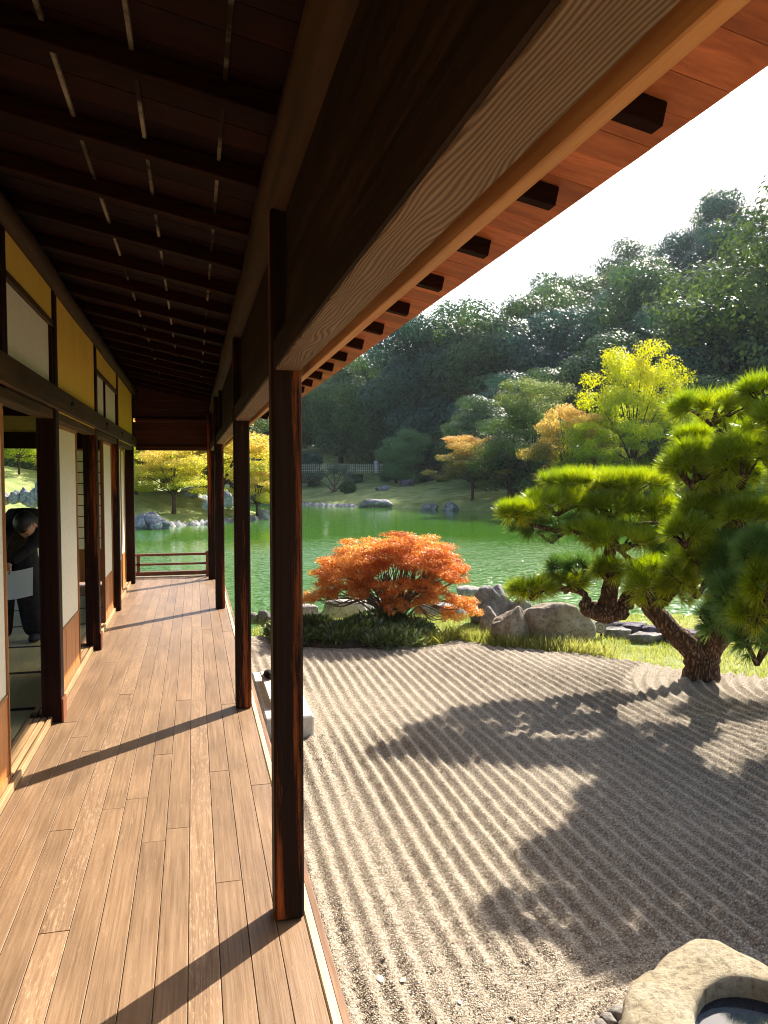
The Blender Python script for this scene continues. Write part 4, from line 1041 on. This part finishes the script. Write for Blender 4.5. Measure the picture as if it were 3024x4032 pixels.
# ================================================================== PINE
pb = on_plane(2783, 2680, GZ); PD, PL = cam_xy(pb.x, pb.y)
pine = empty('pine_tree', (pb.x, pb.y, GZ), 'pruned garden pine with leaning trunk and cloud-shaped needle pads on the gravel', 'tree', None, -YAW)
def pl(px, py, D):               # point in the pine's own axes: x to the right of the view, y away from it
    return ((px-1512)/FL*D-PL, D-PD, EYE-(py-1868)/FL*D-GZ)
def add_part(name, me, mat):
    o = bpy.data.objects.new(name, me); COL.objects.link(o); o.parent = pine
    if not me.materials: me.materials.append(mat)
    return o
tr = [([pl(2783, 2720, 7.5), pl(2780, 2640, 7.5), pl(2790, 2560, 7.5), pl(2850, 2470, 7.3), pl(2900, 2330, 7.0), pl(2860, 2180, 6.7), pl(2900, 2000, 6.4), pl(2840, 1850, 6.2), pl(2880, 1700, 6.1)], [.205, .165, .16, .125, .10, .08, .06, .045, .03])]
add_part('trunk', trunk_mesh('trunk', tr, 16, .10, 3), M['pinebark'])
limb = [([pl(2760, 2590, 7.45), pl(2690, 2520, 7.4), pl(2610, 2440, 7.4), pl(2550, 2370, 7.4), pl(2490, 2340, 7.4), pl(2460, 2400, 7.4), pl(2400, 2415, 7.4), pl(2320, 2400, 7.4), pl(2310, 2370, 7.4)], [.12, .10, .09, .085, .07, .085, .10, .08, .05]),
        ([pl(2410, 2420, 7.4), pl(2400, 2350, 7.4), pl(2420, 2270, 7.4), pl(2400, 2190, 7.4), pl(2420, 2100, 7.4), pl(2380, 2010, 7.4), pl(2400, 1950, 7.4)], [.11, .085, .075, .06, .05, .04, .02]),
        ([pl(2520, 2340, 7.4), pl(2590, 2270, 7.3), pl(2570, 2205, 7.3), pl(2500, 2215, 7.3), pl(2450, 2170, 7.3)], [.05, .045, .04, .035, .02]),
        ([pl(2320, 2390, 7.4), pl(2290, 2330, 7.4), pl(2150, 2320, 7.4), pl(2060, 2350, 7.4)], [.05, .035, .025, .012]),
        ([pl(2395, 2120, 7.4), pl(2280, 2090, 7.4), pl(2150, 2080, 7.3), pl(2030, 2050, 7.3)], [.035, .03, .022, .01]),
        ([pl(2400, 2130, 7.4), pl(2500, 2070, 7.4), pl(2600, 2060, 7.4)], [.035, .025, .012])]
add_part('limb', trunk_mesh('limb', limb, 10, .12, 9), M['pinebark'])
def tuft_pad(cx, cy, cz, rx, ry, rz, ntuft, nneed, ln, seed, width=.0032, dens_low=.2):
    rs_ = np.random.default_rng(seed)
    d = unit(rs_.normal(size=(ntuft*2, 3))); d = d[(d[:, 2] > -.15) | (rs_.random(len(d)) < dens_low)][:ntuft]; n = len(d)
    low = d[:, 2] < 0
    bump = 1+.14*np.sin(d[:, 0]*7+seed)*np.cos(d[:, 1]*6+seed*2)
    hx = np.hypot(d[:, 0], d[:, 1])+1e-6; q_ = hx**.62/hx; dd_ = np.stack([d[:, 0]*q_, d[:, 1]*q_, d[:, 2]], -1)
    c = dd_*np.array([rx-ln*.6, ry-ln*.6, rz-ln*.45])*(bump*(.84+.18*rs_.random(n)))[:, None]
    c[low, 2] *= .75
    nr = unit(d/np.array([rx, ry, rz])); ax = unit(nr*.75+np.array([0, 0, .75])+rs_.normal(size=(n, 3))*.22)
    ax[low] = unit(nr[low]*1.0+np.array([0, 0, .25])+rs_.normal(size=(int(low.sum()), 3))*.3)
    C = np.repeat(c, nneed, 0); A = np.repeat(ax, nneed, 0); m = len(C)
    q = unit(rs_.normal(size=(m, 3))); q = unit(q-A*np.sum(q*A, 1, keepdims=True)); th = rs_.random(m)**.6*1.15
    D_ = A*np.cos(th)[:, None]+q*np.sin(th)[:, None]
    L_ = (ln*(.75+.4*rs_.random(m)))[:, None]; s = unit(np.cross(D_, unit(rs_.normal(size=(m, 3)))))*width*.5
    st = C-A*ln*.15+D_*ln*.05
    tipd = unit(D_+np.array([0, 0, -.04]))
    V = np.stack([st-s, st+s, st+tipd*L_], 1)+np.array([cx, cy, cz])
    return V.reshape(-1, 3), np.arange(m*3).reshape(m, 3)
def pad(px0, px1, py0, py1, D, seed, mat='needle', thick=None, dens=1.0, name='needle_pad', ln=.13):
    cx, cy, cz = pl((px0+px1)/2, (py0+py1)/2, D); rx = (px1-px0)/2/FL*D; rz = (py1-py0)/2/FL*D; ry = thick or rx*.75
    rx, rz = rx*1.16, rz*1.06
    area = 2*math.pi*((rx*ry)**1.6/2+(rx*rz)**1.6/4+(ry*rz)**1.6/4)**(1/1.6)
    nt_ = int(area*165*dens)+12
    V, F = tuft_pad(0, 0, 0, rx, ry, rz, nt_, 46, ln, seed, .0064)
    o = add_part(name, np_mesh(name, V, F), M[mat]); o.location = (cx, cy, cz)
    # twigs inside
    rg_ = random.Random(seed); sg = []
    for _ in range(9):
        a = rg_.uniform(0, 6.28); q = rg_.uniform(.5, .85)
        sg.append(([(0, 0, -rz*.75), (math.cos(a)*rx*.4*q, math.sin(a)*ry*.4*q, -rz*.35), (math.cos(a)*rx*q, math.sin(a)*ry*q, rz*.15)], [.020, .012, .005]))
    tw = bpy.data.objects.new('branch', trunk_mesh('branch', sg, 4, .1, seed)); COL.objects.link(tw); tw.parent = o; tw.data.materials.append(M['pinebark'])
    return o
P_ = [  # px0, px1, py0, py1, depth, material
 (2140, 2480, 1845, 1950, 7.5, 'needle'), (2350, 2640, 1850, 1960, 7.4, 'needle'),
 (1958, 2160, 1965, 2075, 7.2, 'needle'), (2060, 2330, 1925, 2040, 7.4, 'needle'), (2300, 2520, 1935, 2060, 7.3, 'needle'), (2460, 2690, 1950, 2060, 7.2, 'needle'),
 (2020, 2330, 2010, 2150, 7.5, 'needle_dark'), (2420, 2680, 2010, 2110, 7.7, 'needle_dark'),
 (2300, 2600, 2070, 2185, 7.0, 'needle'), (2160, 2420, 2180, 2290, 7.5, 'needle_dark'), (2330, 2480, 2200, 2310, 7.2, 'needle'),
 (2000, 2200, 2270, 2375, 7.3, 'needle'), (2130, 2330, 2250, 2345, 7.5, 'needle'), (2500, 2600, 2240, 2330, 7.8, 'needle'),
 (2460, 2760, 2190, 2420, 6.5, 'needle'), (2620, 2880, 2150, 2380, 6.3, 'needle'), (2560, 2820, 2120, 2260, 6.9, 'needle_dark'),
 (2600, 2860, 1720, 1950, 6.1, 'needle'), (2780, 3060, 1700, 1950, 5.9, 'needle'), (2700, 2960, 1850, 2010, 6.3, 'needle_dark'),
 (2660, 2860, 1930, 2120, 6.2, 'needle'), (2830, 3080, 1920, 2080, 6.5, 'needle_dark'), (2820, 2960, 2010, 2110, 6.9, 'needle'),
 (2640, 2960, 1535, 1690, 6.0, 'needle'), (2650, 2810, 1680, 1765, 6.3, 'needle'),
 (2900, 3120, 1470, 1640, 5.8, 'needle'), (2960, 3180, 1560, 1730, 5.6, 'needle'),
 (2900, 3150, 2060, 2300, 5.4, 'needle_dark'), (2800, 3080, 2240, 2480, 5.7, 'needle_dark'), (2760, 2940, 2330, 2570, 6.6, 'needle_dark'), (2890, 3100, 2400, 2650, 5.6, 'needle_dark'),
 (2750, 3010, 2090, 2270, 6.4, 'needle_dark'), (2700, 2990, 1990, 2150, 6.6, 'needle_dark'), (2660, 2980, 1760, 1960, 6.2, 'needle'), (2880, 3080, 1640, 1800, 6.2, 'needle'), (2780, 3060, 2120, 2420, 6.0, 'needle_dark'), (2930, 3120, 2180, 2420, 5.3, 'needle'), (2560, 2700, 2260, 2400, 6.6, 'needle'),
 (2860, 3150, 1960, 2130, 8.0, 'needle_dark'), (2950, 3200, 1720, 1880, 8.7, 'needle'), (2720, 3000, 1780, 1940, 7.3, 'needle_dark'), (2750, 3000, 1600, 1760, 7.2, 'needle'), (2660, 2900, 2000, 2140, 7.4, 'needle_dark'), (3000, 3200, 1600, 1750, 7.0, 'needle'),
 (2840, 3070, 1960, 2120, 5.8, 'needle'), (2610, 2800, 2030, 2170, 6.0, 'needle'), (2680, 2890, 2120, 2270, 6.1, 'needle'), (2880, 3080, 2330, 2520, 5.4, 'needle'), (2230, 2450, 2040, 2150, 7.1, 'needle'),
 # canopy beyond the right edge of the picture, which throws the broad shade on the gravel
 (3060, 3420, 1560, 1800, 5.6, 'needle'), (3080, 3480, 1800, 2040, 5.2, 'needle'), (3120, 3500, 2060, 2330, 5.0, 'needle_dark'), (3250, 3700, 1850, 2150, 4.4, 'needle'),
 (3250, 3650, 1350, 1650, 5.6, 'needle'), (3400, 3900, 1500, 1850, 4.9, 'needle'), (3350, 3800, 2150, 2500, 4.5, 'needle_dark'), (3600, 4200, 1850, 2200, 4.2, 'needle'), (3000, 3250, 1700, 1900, 6.6, 'needle'), (3150, 3500, 1950, 2150, 6.4, 'needle_dark')]
for i, (a, b_, c, d, D, mt) in enumerate(P_):
    out = a > 2990
    pad(a, b_, c, d, D, 300+i, mt, dens=.8 if out else 1.15, thick=None if not out else .6)
# ================================================================== SMALL THINGS
# stone water basin: an angular block with a round hole, outline surveyed on its top face
BT = -.20
out_px = [(2470, 3901), (2560, 3782), (2640, 3720), (2740, 3678), (2817, 3687), (2900, 3725), (3024, 3791), (3200, 3890), (3330, 4030), (3360, 4220), (3250, 4420), (3000, 4560), (2760, 4520), (2560, 4330), (2470, 4100)]
OUT = [on_plane(a, b_, BT) for a, b_ in out_px]
hc = C2W(2.31, 1.165); HR = .205
def basin():
    ns, V, F = 120, [], []
    angs = [math.atan2(p.y-hc[1], p.x-hc[0]) for p in OUT]; rad = [math.hypot(p.x-hc[0], p.y-hc[1]) for p in OUT]
    od = sorted(zip(angs, rad)); A_ = np.array([q[0] for q in od]); Rr = np.array([q[1] for q in od])
    A3 = np.concatenate([A_-2*math.pi, A_, A_+2*math.pi]); R3 = np.tile(Rr, 3)
    prof = [('o', .99, -.32), ('o', 1.02, -.22), ('o', 1.01, -.08), ('o', 1.0, -.035), ('o', .975, -.012), ('o', .93, -.002), ('o', .85, .002), ('o', .74, .003), ('o', .66, .003), ('h', 1.12, .002), ('h', 1.04, -.003), ('h', 1.0, -.018), ('h', .985, -.05), ('h', .95, -.12), ('h', .7, -.15), ('h', .0, -.155)]
    for kind, r, z in prof:
        for k in range(ns):
            a = -math.pi+2*math.pi*k/ns; ro = float(np.interp(a, A3, R3)); c_, s_ = math.cos(a), math.sin(a)
            R_ = max(ro*r, HR*1.15) if kind == 'o' else HR*r*(1+.012*math.sin(a*5))
            q = Vector((c_*R_*4, s_*R_*4, z*5+3)); e1 = mnoise.fractal(q, 1, 2, 5)
            e2 = mnoise.fractal(q*5, 1, 2.1, 3)
            V.append((c_*(R_+(e1*.012+e2*.003)*(r > .1)), s_*(R_+(e1*.012+e2*.003)*(r > .1)), z+e1*.010+e2*.0025))
    for j in range(len(prof)-1):
        for k in range(ns): F.append((j*ns+k, j*ns+(k+1) % ns, (j+1)*ns+(k+1) % ns, (j+1)*ns+k))
    return np_mesh('stone_basin', V, F, True)
M['basin'] = rockmat('basin_stone', (.34, .26, .15), (.46, .38, .25), (.56, .49, .36), 4)
ba = link('stone_basin', basin(), M['basin'], None, (hc[0], hc[1], BT)); tag(ba, 'rough tan stone water basin with a round hole of dark water, at the lower right', 'basin')
V = [(HR*1.0*math.cos(a), HR*1.0*math.sin(a), 0) for a in np.arange(0, 6.283, 6.283/40)]
me = bpy.data.meshes.new('basin_water'); me.from_pydata(V, [], [list(range(len(V)))]); me.update()
mwb, t = new_mat('basin_water'); nd = N(t); b, o_ = principled(nd, .02, .5); b.inputs['Base Color'].default_value = (.008, .012, .02, 1); b.inputs['IOR'].default_value = 1.6
w = link('basin_water', me, mwb, None); w.parent = ba; w.location = (0, 0, -.062)
# white pebbles beside the basin
for k, (px, py, s) in enumerate([(2395, 4015, .042), (2440, 3995, .05), (2362, 4030, .035), (2472, 4035, .045), (2330, 4040, .03)]):
    p = on_plane(px, py, GZ+.02)
    o = link('pebble', rock_mesh('pebble', s, s*.8, s*.65, 400+k, sub=3, rough=.12), M['rock_pale'], None, (p.x, p.y, GZ+s*.3))
    tag(o, ['whitish pebble touching the basin foot', 'largest whitish pebble beside the basin', 'whitish pebble left of the largest one', 'whitish pebble under the basin rim', 'smallest whitish pebble beside the basin'][k], 'pebble')
# fallen leaves on the gravel
M['dryleaf'] = plain('dry_leaf', (.42, .30, .18), .6); M['paleleaf'] = plain('pale_leaf', (.75, .68, .6), .5)
for k, (px, py, s, lb) in enumerate([(1500, 3848, .022, 'small whitish fallen leaf on the near gravel'), (1585, 3848, .02, 'small brown fallen leaf beside the whitish one'), (1400, 3875, .014, 'tiny tan fallen leaf near the deck edge'), (1811, 3935, .016, 'pinkish fallen leaf in front of the basin'), (1580, 2870, .02, 'whitish fallen leaf in the middle of the gravel')]):
    p = on_plane(px, py, GZ+.012); rg_ = random.Random(k)
    V = [(-s, 0, .004), (-.3*s, .5*s, 0), (.5*s, .45*s, .006), (s*1.2, 0, .002), (.4*s, -.5*s, 0), (-.4*s, -.45*s, .005), (0, 0, .001)]
    F = [(0, 1, 6), (1, 2, 6), (2, 3, 6), (3, 4, 6), (4, 5, 6), (5, 0, 6)]
    me = np_mesh('fallen_leaf', V, F); o = link('fallen_leaf', me, M['paleleaf'] if k in (0, 3, 4) else M['dryleaf'], None, (p.x, p.y, float(gravel_at(p.x, p.y))+.008)); o.rotation_euler = (.2, .1, rg_.uniform(0, 6))
    tag(o, lb, 'leaf')
# shoe stone with a low step and a pair of shoes
M['slab'] = noisy('pale_granite', [(.3, (.50, .46, .38)), (.6, (.62, .58, .50)), (.8, (.70, .67, .60))], 14, 6, .8, .2, .4, .004, 120)
sl = box('shoe_stone', .50, .865, 5.78, 7.2, GZ-.03, -.347, M['slab'], None, .012); tag(sl, 'pale rectangular stepping stone set in the gravel beside the deck', 'stepping stone')
st = empty('wooden_step', (.60, 6.5, -.347), 'small grey weathered step lying on the stepping stone', 'step')
box('tread', .555, .70, 6.04, 6.92, -.295, -.272, M['slab'], st, .003)
for y in (6.08, 6.82): box('foot', .565, .69, y, y+.05, -.347, -.296, M['slab'], st, .003)
def shoe(x, y, lb):
    bm = bmesh.new(); bmesh.ops.create_uvsphere(bm, u_segments=16, v_segments=10, radius=1)
    for v in bm.verts:
        t_ = v.co.y; w_ = .042*(1-.25*max(0, -t_)); h_ = .028+.02*max(0, -t_-.1); z = max(v.co.z, -.45)
        v.co = Vector((v.co.x*w_, v.co.y*.135, z*h_*(1 if v.co.z > 0 else .7)+(.02 if t_ < -.2 and v.co.z > 0 else 0)))
    me = bpy.data.meshes.new('shoe'); bm.to_mesh(me); bm.free(); me.polygons.foreach_set('use_smooth', np.ones(len(me.polygons), dtype=bool))
    o = link('shoe', me, M['black'], None, (x, y, -.270+.016)); tag(o, lb, 'shoe'); return o
shoe(.61, 6.72, 'black shoe on the step, nearer the deck'); shoe(.685, 6.74, 'black shoe on the step, on the gravel side')
# round garden lamp by the big boulder
M['lampgrey'] = plain('grey_painted_metal', (.34, .32, .27), .5, .4)
lp = on_plane(2362, 2500, GZ); lamp = empty('garden_lamp', (lp.x, lp.y, GZ), 'small grey disc-faced garden lamp right of the largest tan boulder', 'garden lamp', None, -YAW)
def disc(name, r, y0, y1, z, mat):
    bm = bmesh.new(); bmesh.ops.create_cone(bm, cap_ends=True, segments=32, radius1=r, radius2=r, depth=y1-y0)
    bmesh.ops.rotate(bm, matrix=Matrix.Rotation(math.pi/2, 3, 'X'), verts=bm.verts)
    me = bpy.data.meshes.new(name); bm.to_mesh(me); bm.free(); o = bpy.data.objects.new(name, me); COL.objects.link(o); o.parent = lamp; o.location = (0, (y0+y1)/2, z); me.materials.append(mat); return o
disc('housing', .078, 0, .10, .095, M['lampgrey']); disc('outer_ring', .066, -.006, -.0005, .095, M['rock_pale'] if False else M['iron']); disc('face_plate', .060, -.012, -.0065, .095, M['lampgrey'])
disc('inner_ring', .030, -.016, -.0125, .095, M['iron']); disc('centre_cap', .024, -.020, -.0165, .095, M['lampgrey'])
o = box('bracket', -.012, .012, .03, .05, -.05, .02, M['iron'], None); o.parent = lamp; o.location = (.03, .05, -.0)
# ================================================================== PEOPLE
def figure(name, joints, bones, mat, parent, sub=2):
    me = bpy.data.meshes.new(name); ks = list(joints); me.from_pydata([joints[k][:3] for k in ks], [(ks.index(a), ks.index(b)) for a, b in bones], [])
    o = bpy.data.objects.new(name, me); COL.objects.link(o); o.parent = parent; me.materials.append(mat)
    md = o.modifiers.new('skin', 'SKIN'); md.use_smooth_shade = True
    for i, k in enumerate(ks):
        sv = me.skin_vertices[0].data[i]; r_ = joints[k][3]; sv.radius = (r_, joints[k][4] if len(joints[k]) > 4 else r_); sv.use_root = (i == 0)
    ss = o.modifiers.new('sub', 'SUBSURF'); ss.levels = sub; ss.render_levels = sub
    return o
M['cloth'] = noisy('black_clothes', [(.3, (.012, .011, .013)), (.7, (.03, .028, .032))], 18, 4, .8, .15, .5, .01, 30, 'O')
M['skin'] = plain('skin', (.55, .33, .22), .5, .3)
M['hair'] = noisy('black_hair', [(.3, (.010, .008, .007)), (.7, (.03, .024, .02))], 60, 3, .4, .4, .5, .004, 200, 'O')
pe = empty('person', (-1.45, 7.25, .03), 'person in black bending over a white sheet inside the room', 'person')
J = {'pelvis': (-.12, .12, .82, .15, .17), 'belly': (-.03, .02, .97, .15, .17), 'chest': (.10, -.12, 1.07, .15, .18), 'neck': (.115, -.25, 1.09, .065),
     'shL': (-.02, -.17, 1.09, .085), 'shR': (.20, -.06, 1.08, .08), 'elL': (-.06, -.36, .92, .055), 'elR': (.17, -.38, .86, .055),
     'wrL': (-.05, -.56, .76, .038), 'wrR': (.04, -.58, .745, .038),
     'hipL': (-.20, .10, .74, .14), 'hipR': (-.02, .14, .74, .14), 'knL': (-.15, -.02, .42, .115), 'knR': (.06, .02, .42, .12), 'anL': (-.17, .02, .02, .085), 'anR': (.09, .04, .02, .09)}
Bn = [('pelvis', 'belly'), ('belly', 'chest'), ('chest', 'neck'), ('chest', 'shL'), ('chest', 'shR'), ('shL', 'elL'), ('elL', 'wrL'), ('shR', 'elR'), ('elR', 'wrR'),
      ('pelvis', 'hipL'), ('pelvis', 'hipR'), ('hipL', 'knL'), ('hipR', 'knR'), ('knL', 'anL'), ('knR', 'anR')]
figure('body', J, Bn, M['cloth'], pe)
def head(parent, c, tilt, hairlong=True, sc=1.0):
    bm = bmesh.new(); bmesh.ops.create_uvsphere(bm, u_segments=24, v_segments=18, radius=1)
    for v in bm.verts:
        x, y, z = v.co; jaw = 1-.28*max(0, -z)
        fx = x*.075*jaw; fy = y*.095; fz = z*.115
        if y < -.75 and abs(x) < .22 and -.35 < z < .12: fy -= .022*(1-abs(x)/.22)*(1-abs(z+.12)/.3 if abs(z+.12) < .3 else 0)
        if y < -.6 and .02 < z < .3 and .2 < abs(x) < .55: fy += .008
        if y < -.7 and -.62 < z < -.45 and abs(x) < .35: fy -= .005
        v.co = (fx, fy, fz)
    me = bpy.data.meshes.new('head'); bm.to_mesh(me); bm.free(); me.polygons.foreach_set('use_smooth', np.ones(len(me.polygons), dtype=bool)); me.materials.append(M['skin'])
    h = bpy.data.objects.new('head', me); COL.objects.link(h); h.parent = parent; h.location = c; h.rotation_euler = tilt; h.scale = (sc,)*3
    bm = bmesh.new(); bmesh.ops.create_uvsphere(bm, u_segments=24, v_segments=16, radius=1)
    for v in bm.verts:
        x, y, z = v.co; drop = 1.0
        if y < -.25 and z < .35: x, y, z = x*.8, y*.3, z*.5+.3
        if y > 0 and z < 0 and hairlong: z *= 1.5
        v.co = (x*.086, y*.105+.008, z*.122+.006)
    me = bpy.data.meshes.new('hair'); bm.to_mesh(me); bm.free(); me.polygons.foreach_set('use_smooth', np.ones(len(me.polygons), dtype=bool)); me.materials.append(M['hair'])
    ha = bpy.data.objects.new('hair', me); COL.objects.link(ha); ha.parent = h
    for s in (-1, 1):
        bm = bmesh.new(); bmesh.ops.create_uvsphere(bm, u_segments=10, v_segments=8, radius=1)
        for v in bm.verts: v.co = (v.co.x*.008, v.co.y*.016, v.co.z*.028)
        me = bpy.data.meshes.new('ear'); bm.to_mesh(me); bm.free(); me.materials.append(M['skin']); e_ = bpy.data.objects.new('ear', me); COL.objects.link(e_); e_.parent = h; e_.location = (s*.078, .0, 0)
        bm = bmesh.new(); bmesh.ops.create_uvsphere(bm, u_segments=10, v_segments=8, radius=.006); me = bpy.data.meshes.new('eye'); bm.to_mesh(me); bm.free(); me.materials.append(M['black'])
        e_ = bpy.data.objects.new('eye', me); COL.objects.link(e_); e_.parent = h; e_.location = (s*.03, -.083, .012)
    return h
head(pe, (.115, -.36, 1.03), (R(72), 0, R(-18)))
def hand(parent, wrist, toward, seed):
    w_ = Vector(wrist); f = Vector(toward).normalized(); sd = f.cross(Vector((0, 0, 1))).normalized(); up = sd.cross(f)
    jt = {'w': (*w_, .021, .026), 'p': (*(w_+f*.05), .018, .034), 'k': (*(w_+f*.085), .015, .036)}; bn = [('w', 'p'), ('p', 'k')]
    for i, (o_f, l_) in enumerate(((-.030, .055), (-.010, .068), (.011, .064), (.030, .05))):
        a = w_+f*.085+sd*o_f; b2 = a+f*l_*.55-up*.012; c2 = b2+f*l_*.25-up*l_*.45
        jt['a%d' % i] = (*a, .0095); jt['b%d' % i] = (*b2, .0088); jt['c%d' % i] = (*c2, .0075); bn += [('k', 'a%d' % i), ('a%d' % i, 'b%d' % i), ('b%d' % i, 'c%d' % i)]
    a = w_+f*.035-sd*.036; b2 = a+f*.035-sd*.018-up*.01; jt['t'] = (*a, .012); jt['u'] = (*b2, .0095); jt['v'] = (*(b2+f*.025-up*.012), .008); bn += [('p', 't'), ('t', 'u'), ('u', 'v')]
    return figure('hand', jt, bn, M['skin'], parent, 1)
hand(pe, (-.05, -.56, .755), (.25, -.5, -.75), 1); hand(pe, (.04, -.58, .74), (-.45, -.4, -.7), 2)
for s, an in ((-1, (-.16, .0, .03)), (1, (.10, .06, .03))):
    bm = bmesh.new(); bmesh.ops.create_uvsphere(bm, u_segments=14, v_segments=8, radius=1)
    for v in bm.verts: v.co = (v.co.x*.05, v.co.y*.13, max(v.co.z, -.6)*.04)
    me = bpy.data.meshes.new('foot'); bm.to_mesh(me); bm.free(); me.materials.append(M['cloth']); o = bpy.data.objects.new('foot', me); COL.objects.link(o); o.parent = pe; o.location = (an[0]*1.0, an[1]-.07, .03)
# the sheet held in the hands
ns_ = 10; V = []; F = []
for i in range(ns_+1):
    for j in range(ns_+1):
        u, v = i/ns_-.5, j/ns_-.5; V.append((u*.30, -.02*math.cos(u*3)+.03*v, v*.225-.012*math.cos(u*4)))
for i in range(ns_):
    for j in range(ns_): a = i*(ns_+1)+j; F.append((a, a+ns_+1, a+ns_+2, a+1))
M['sheet'] = plain('white_paper_sheet', (.88, .87, .90), .6)
pp = link('paper_sheet', np_mesh('paper_sheet', V, F, True), M['sheet'], None, (-1.375, 6.58, .615)); pp.rotation_euler = (R(-14), R(-6), R(-8))
tag(pp, 'white paper sheet held by the person in black', 'paper')
# visitor behind the far fence
M['palecloth'] = plain('pale_clothes', (.62, .58, .62), .7)
q = at_depth(1481, 1860, 85.2); v2 = empty('person', (q.x, q.y, fzz-.15), 'person in pale clothes standing behind the bamboo fence', 'person', None, .3)
J2 = {'pelvis': (0, 0, .92, .14, .11), 'chest': (0, 0, 1.28, .15, .11), 'neck': (0, 0, 1.46, .055), 'shL': (-.19, 0, 1.38, .065), 'shR': (.19, 0, 1.38, .065), 'elL': (-.24, -.05, 1.12, .045), 'elR': (.24, -.05, 1.12, .045), 'wrL': (-.16, -.22, 1.02, .032), 'wrR': (.16, -.22, 1.02, .032),
      'hipL': (-.09, 0, .86, .09), 'hipR': (.09, 0, .86, .09), 'knL': (-.10, -.02, .48, .065), 'knR': (.10, -.02, .48, .065), 'anL': (-.10, .02, .07, .045), 'anR': (.10, .02, .07, .045)}
Bn2 = [('pelvis', 'chest'), ('chest', 'neck'), ('chest', 'shL'), ('chest', 'shR'), ('shL', 'elL'), ('elL', 'wrL'), ('shR', 'elR'), ('elR', 'wrR'), ('pelvis', 'hipL'), ('pelvis', 'hipR'), ('hipL', 'knL'), ('hipR', 'knR'), ('knL', 'anL'), ('knR', 'anR')]
figure('body', J2, Bn2, M['palecloth'], v2, 1); head(v2, (0, -.02, 1.62), (0, 0, 0), False)

# litter on the gravel: fallen needles and dark bits under the pine
rs_ = np.random.default_rng(31); n = 900
xs = rs_.uniform(.6, 6.5, n); ys = rs_.uniform(1.6, 8.2, n); zs = gravel_at(xs, ys)+.006
a = rs_.random(n)*6.28; L_ = .012+.035*rs_.random(n)**2; u = np.stack([np.cos(a), np.sin(a), rs_.normal(size=n)*.12], -1)*L_[:, None]; s_ = np.stack([-np.sin(a), np.cos(a), np.zeros(n)], -1)*(.0015+.004*rs_.random(n)**3)[:, None]
c = np.stack([xs, ys, zs], -1); V = np.stack([c-u*.5, c+s_, c+u*.5, c-s_], 1).reshape(-1, 3)
M['litter'] = leaf_mat('needle_litter', [(0, (.03, .02, .012)), (.6, (.12, .07, .04)), (1, (.30, .2, .1))], .1, .05, .7)
tag(link('needle_litter', np_mesh('needle_litter', V, np.arange(n*4).reshape(n, 4)), M['litter']), 'scattered brown needles and bits on the gravel', 'litter', kind='stuff')
# ================================================================== AIR
mh, t = new_mat('haze_air'); nd = N(t)
pv = nd('ShaderNodeVolumePrincipled'); pv.inputs['Color'].default_value = (.80, .88, 1, 1); pv.inputs['Density'].default_value = .00016; pv.inputs['Anisotropy'].default_value = .35
o_ = nd('ShaderNodeOutputMaterial'); nd.l(pv.outputs[0], o_.inputs['Volume'])
try: mh.cycles.homogeneous_volume = True
except Exception: pass
hz = box('haze', -2300, 2300, -2300, 2300, -4.0, 72, mh, None); tag(hz, kind='stuff', label='thin bluish haze over the pond and hillside')
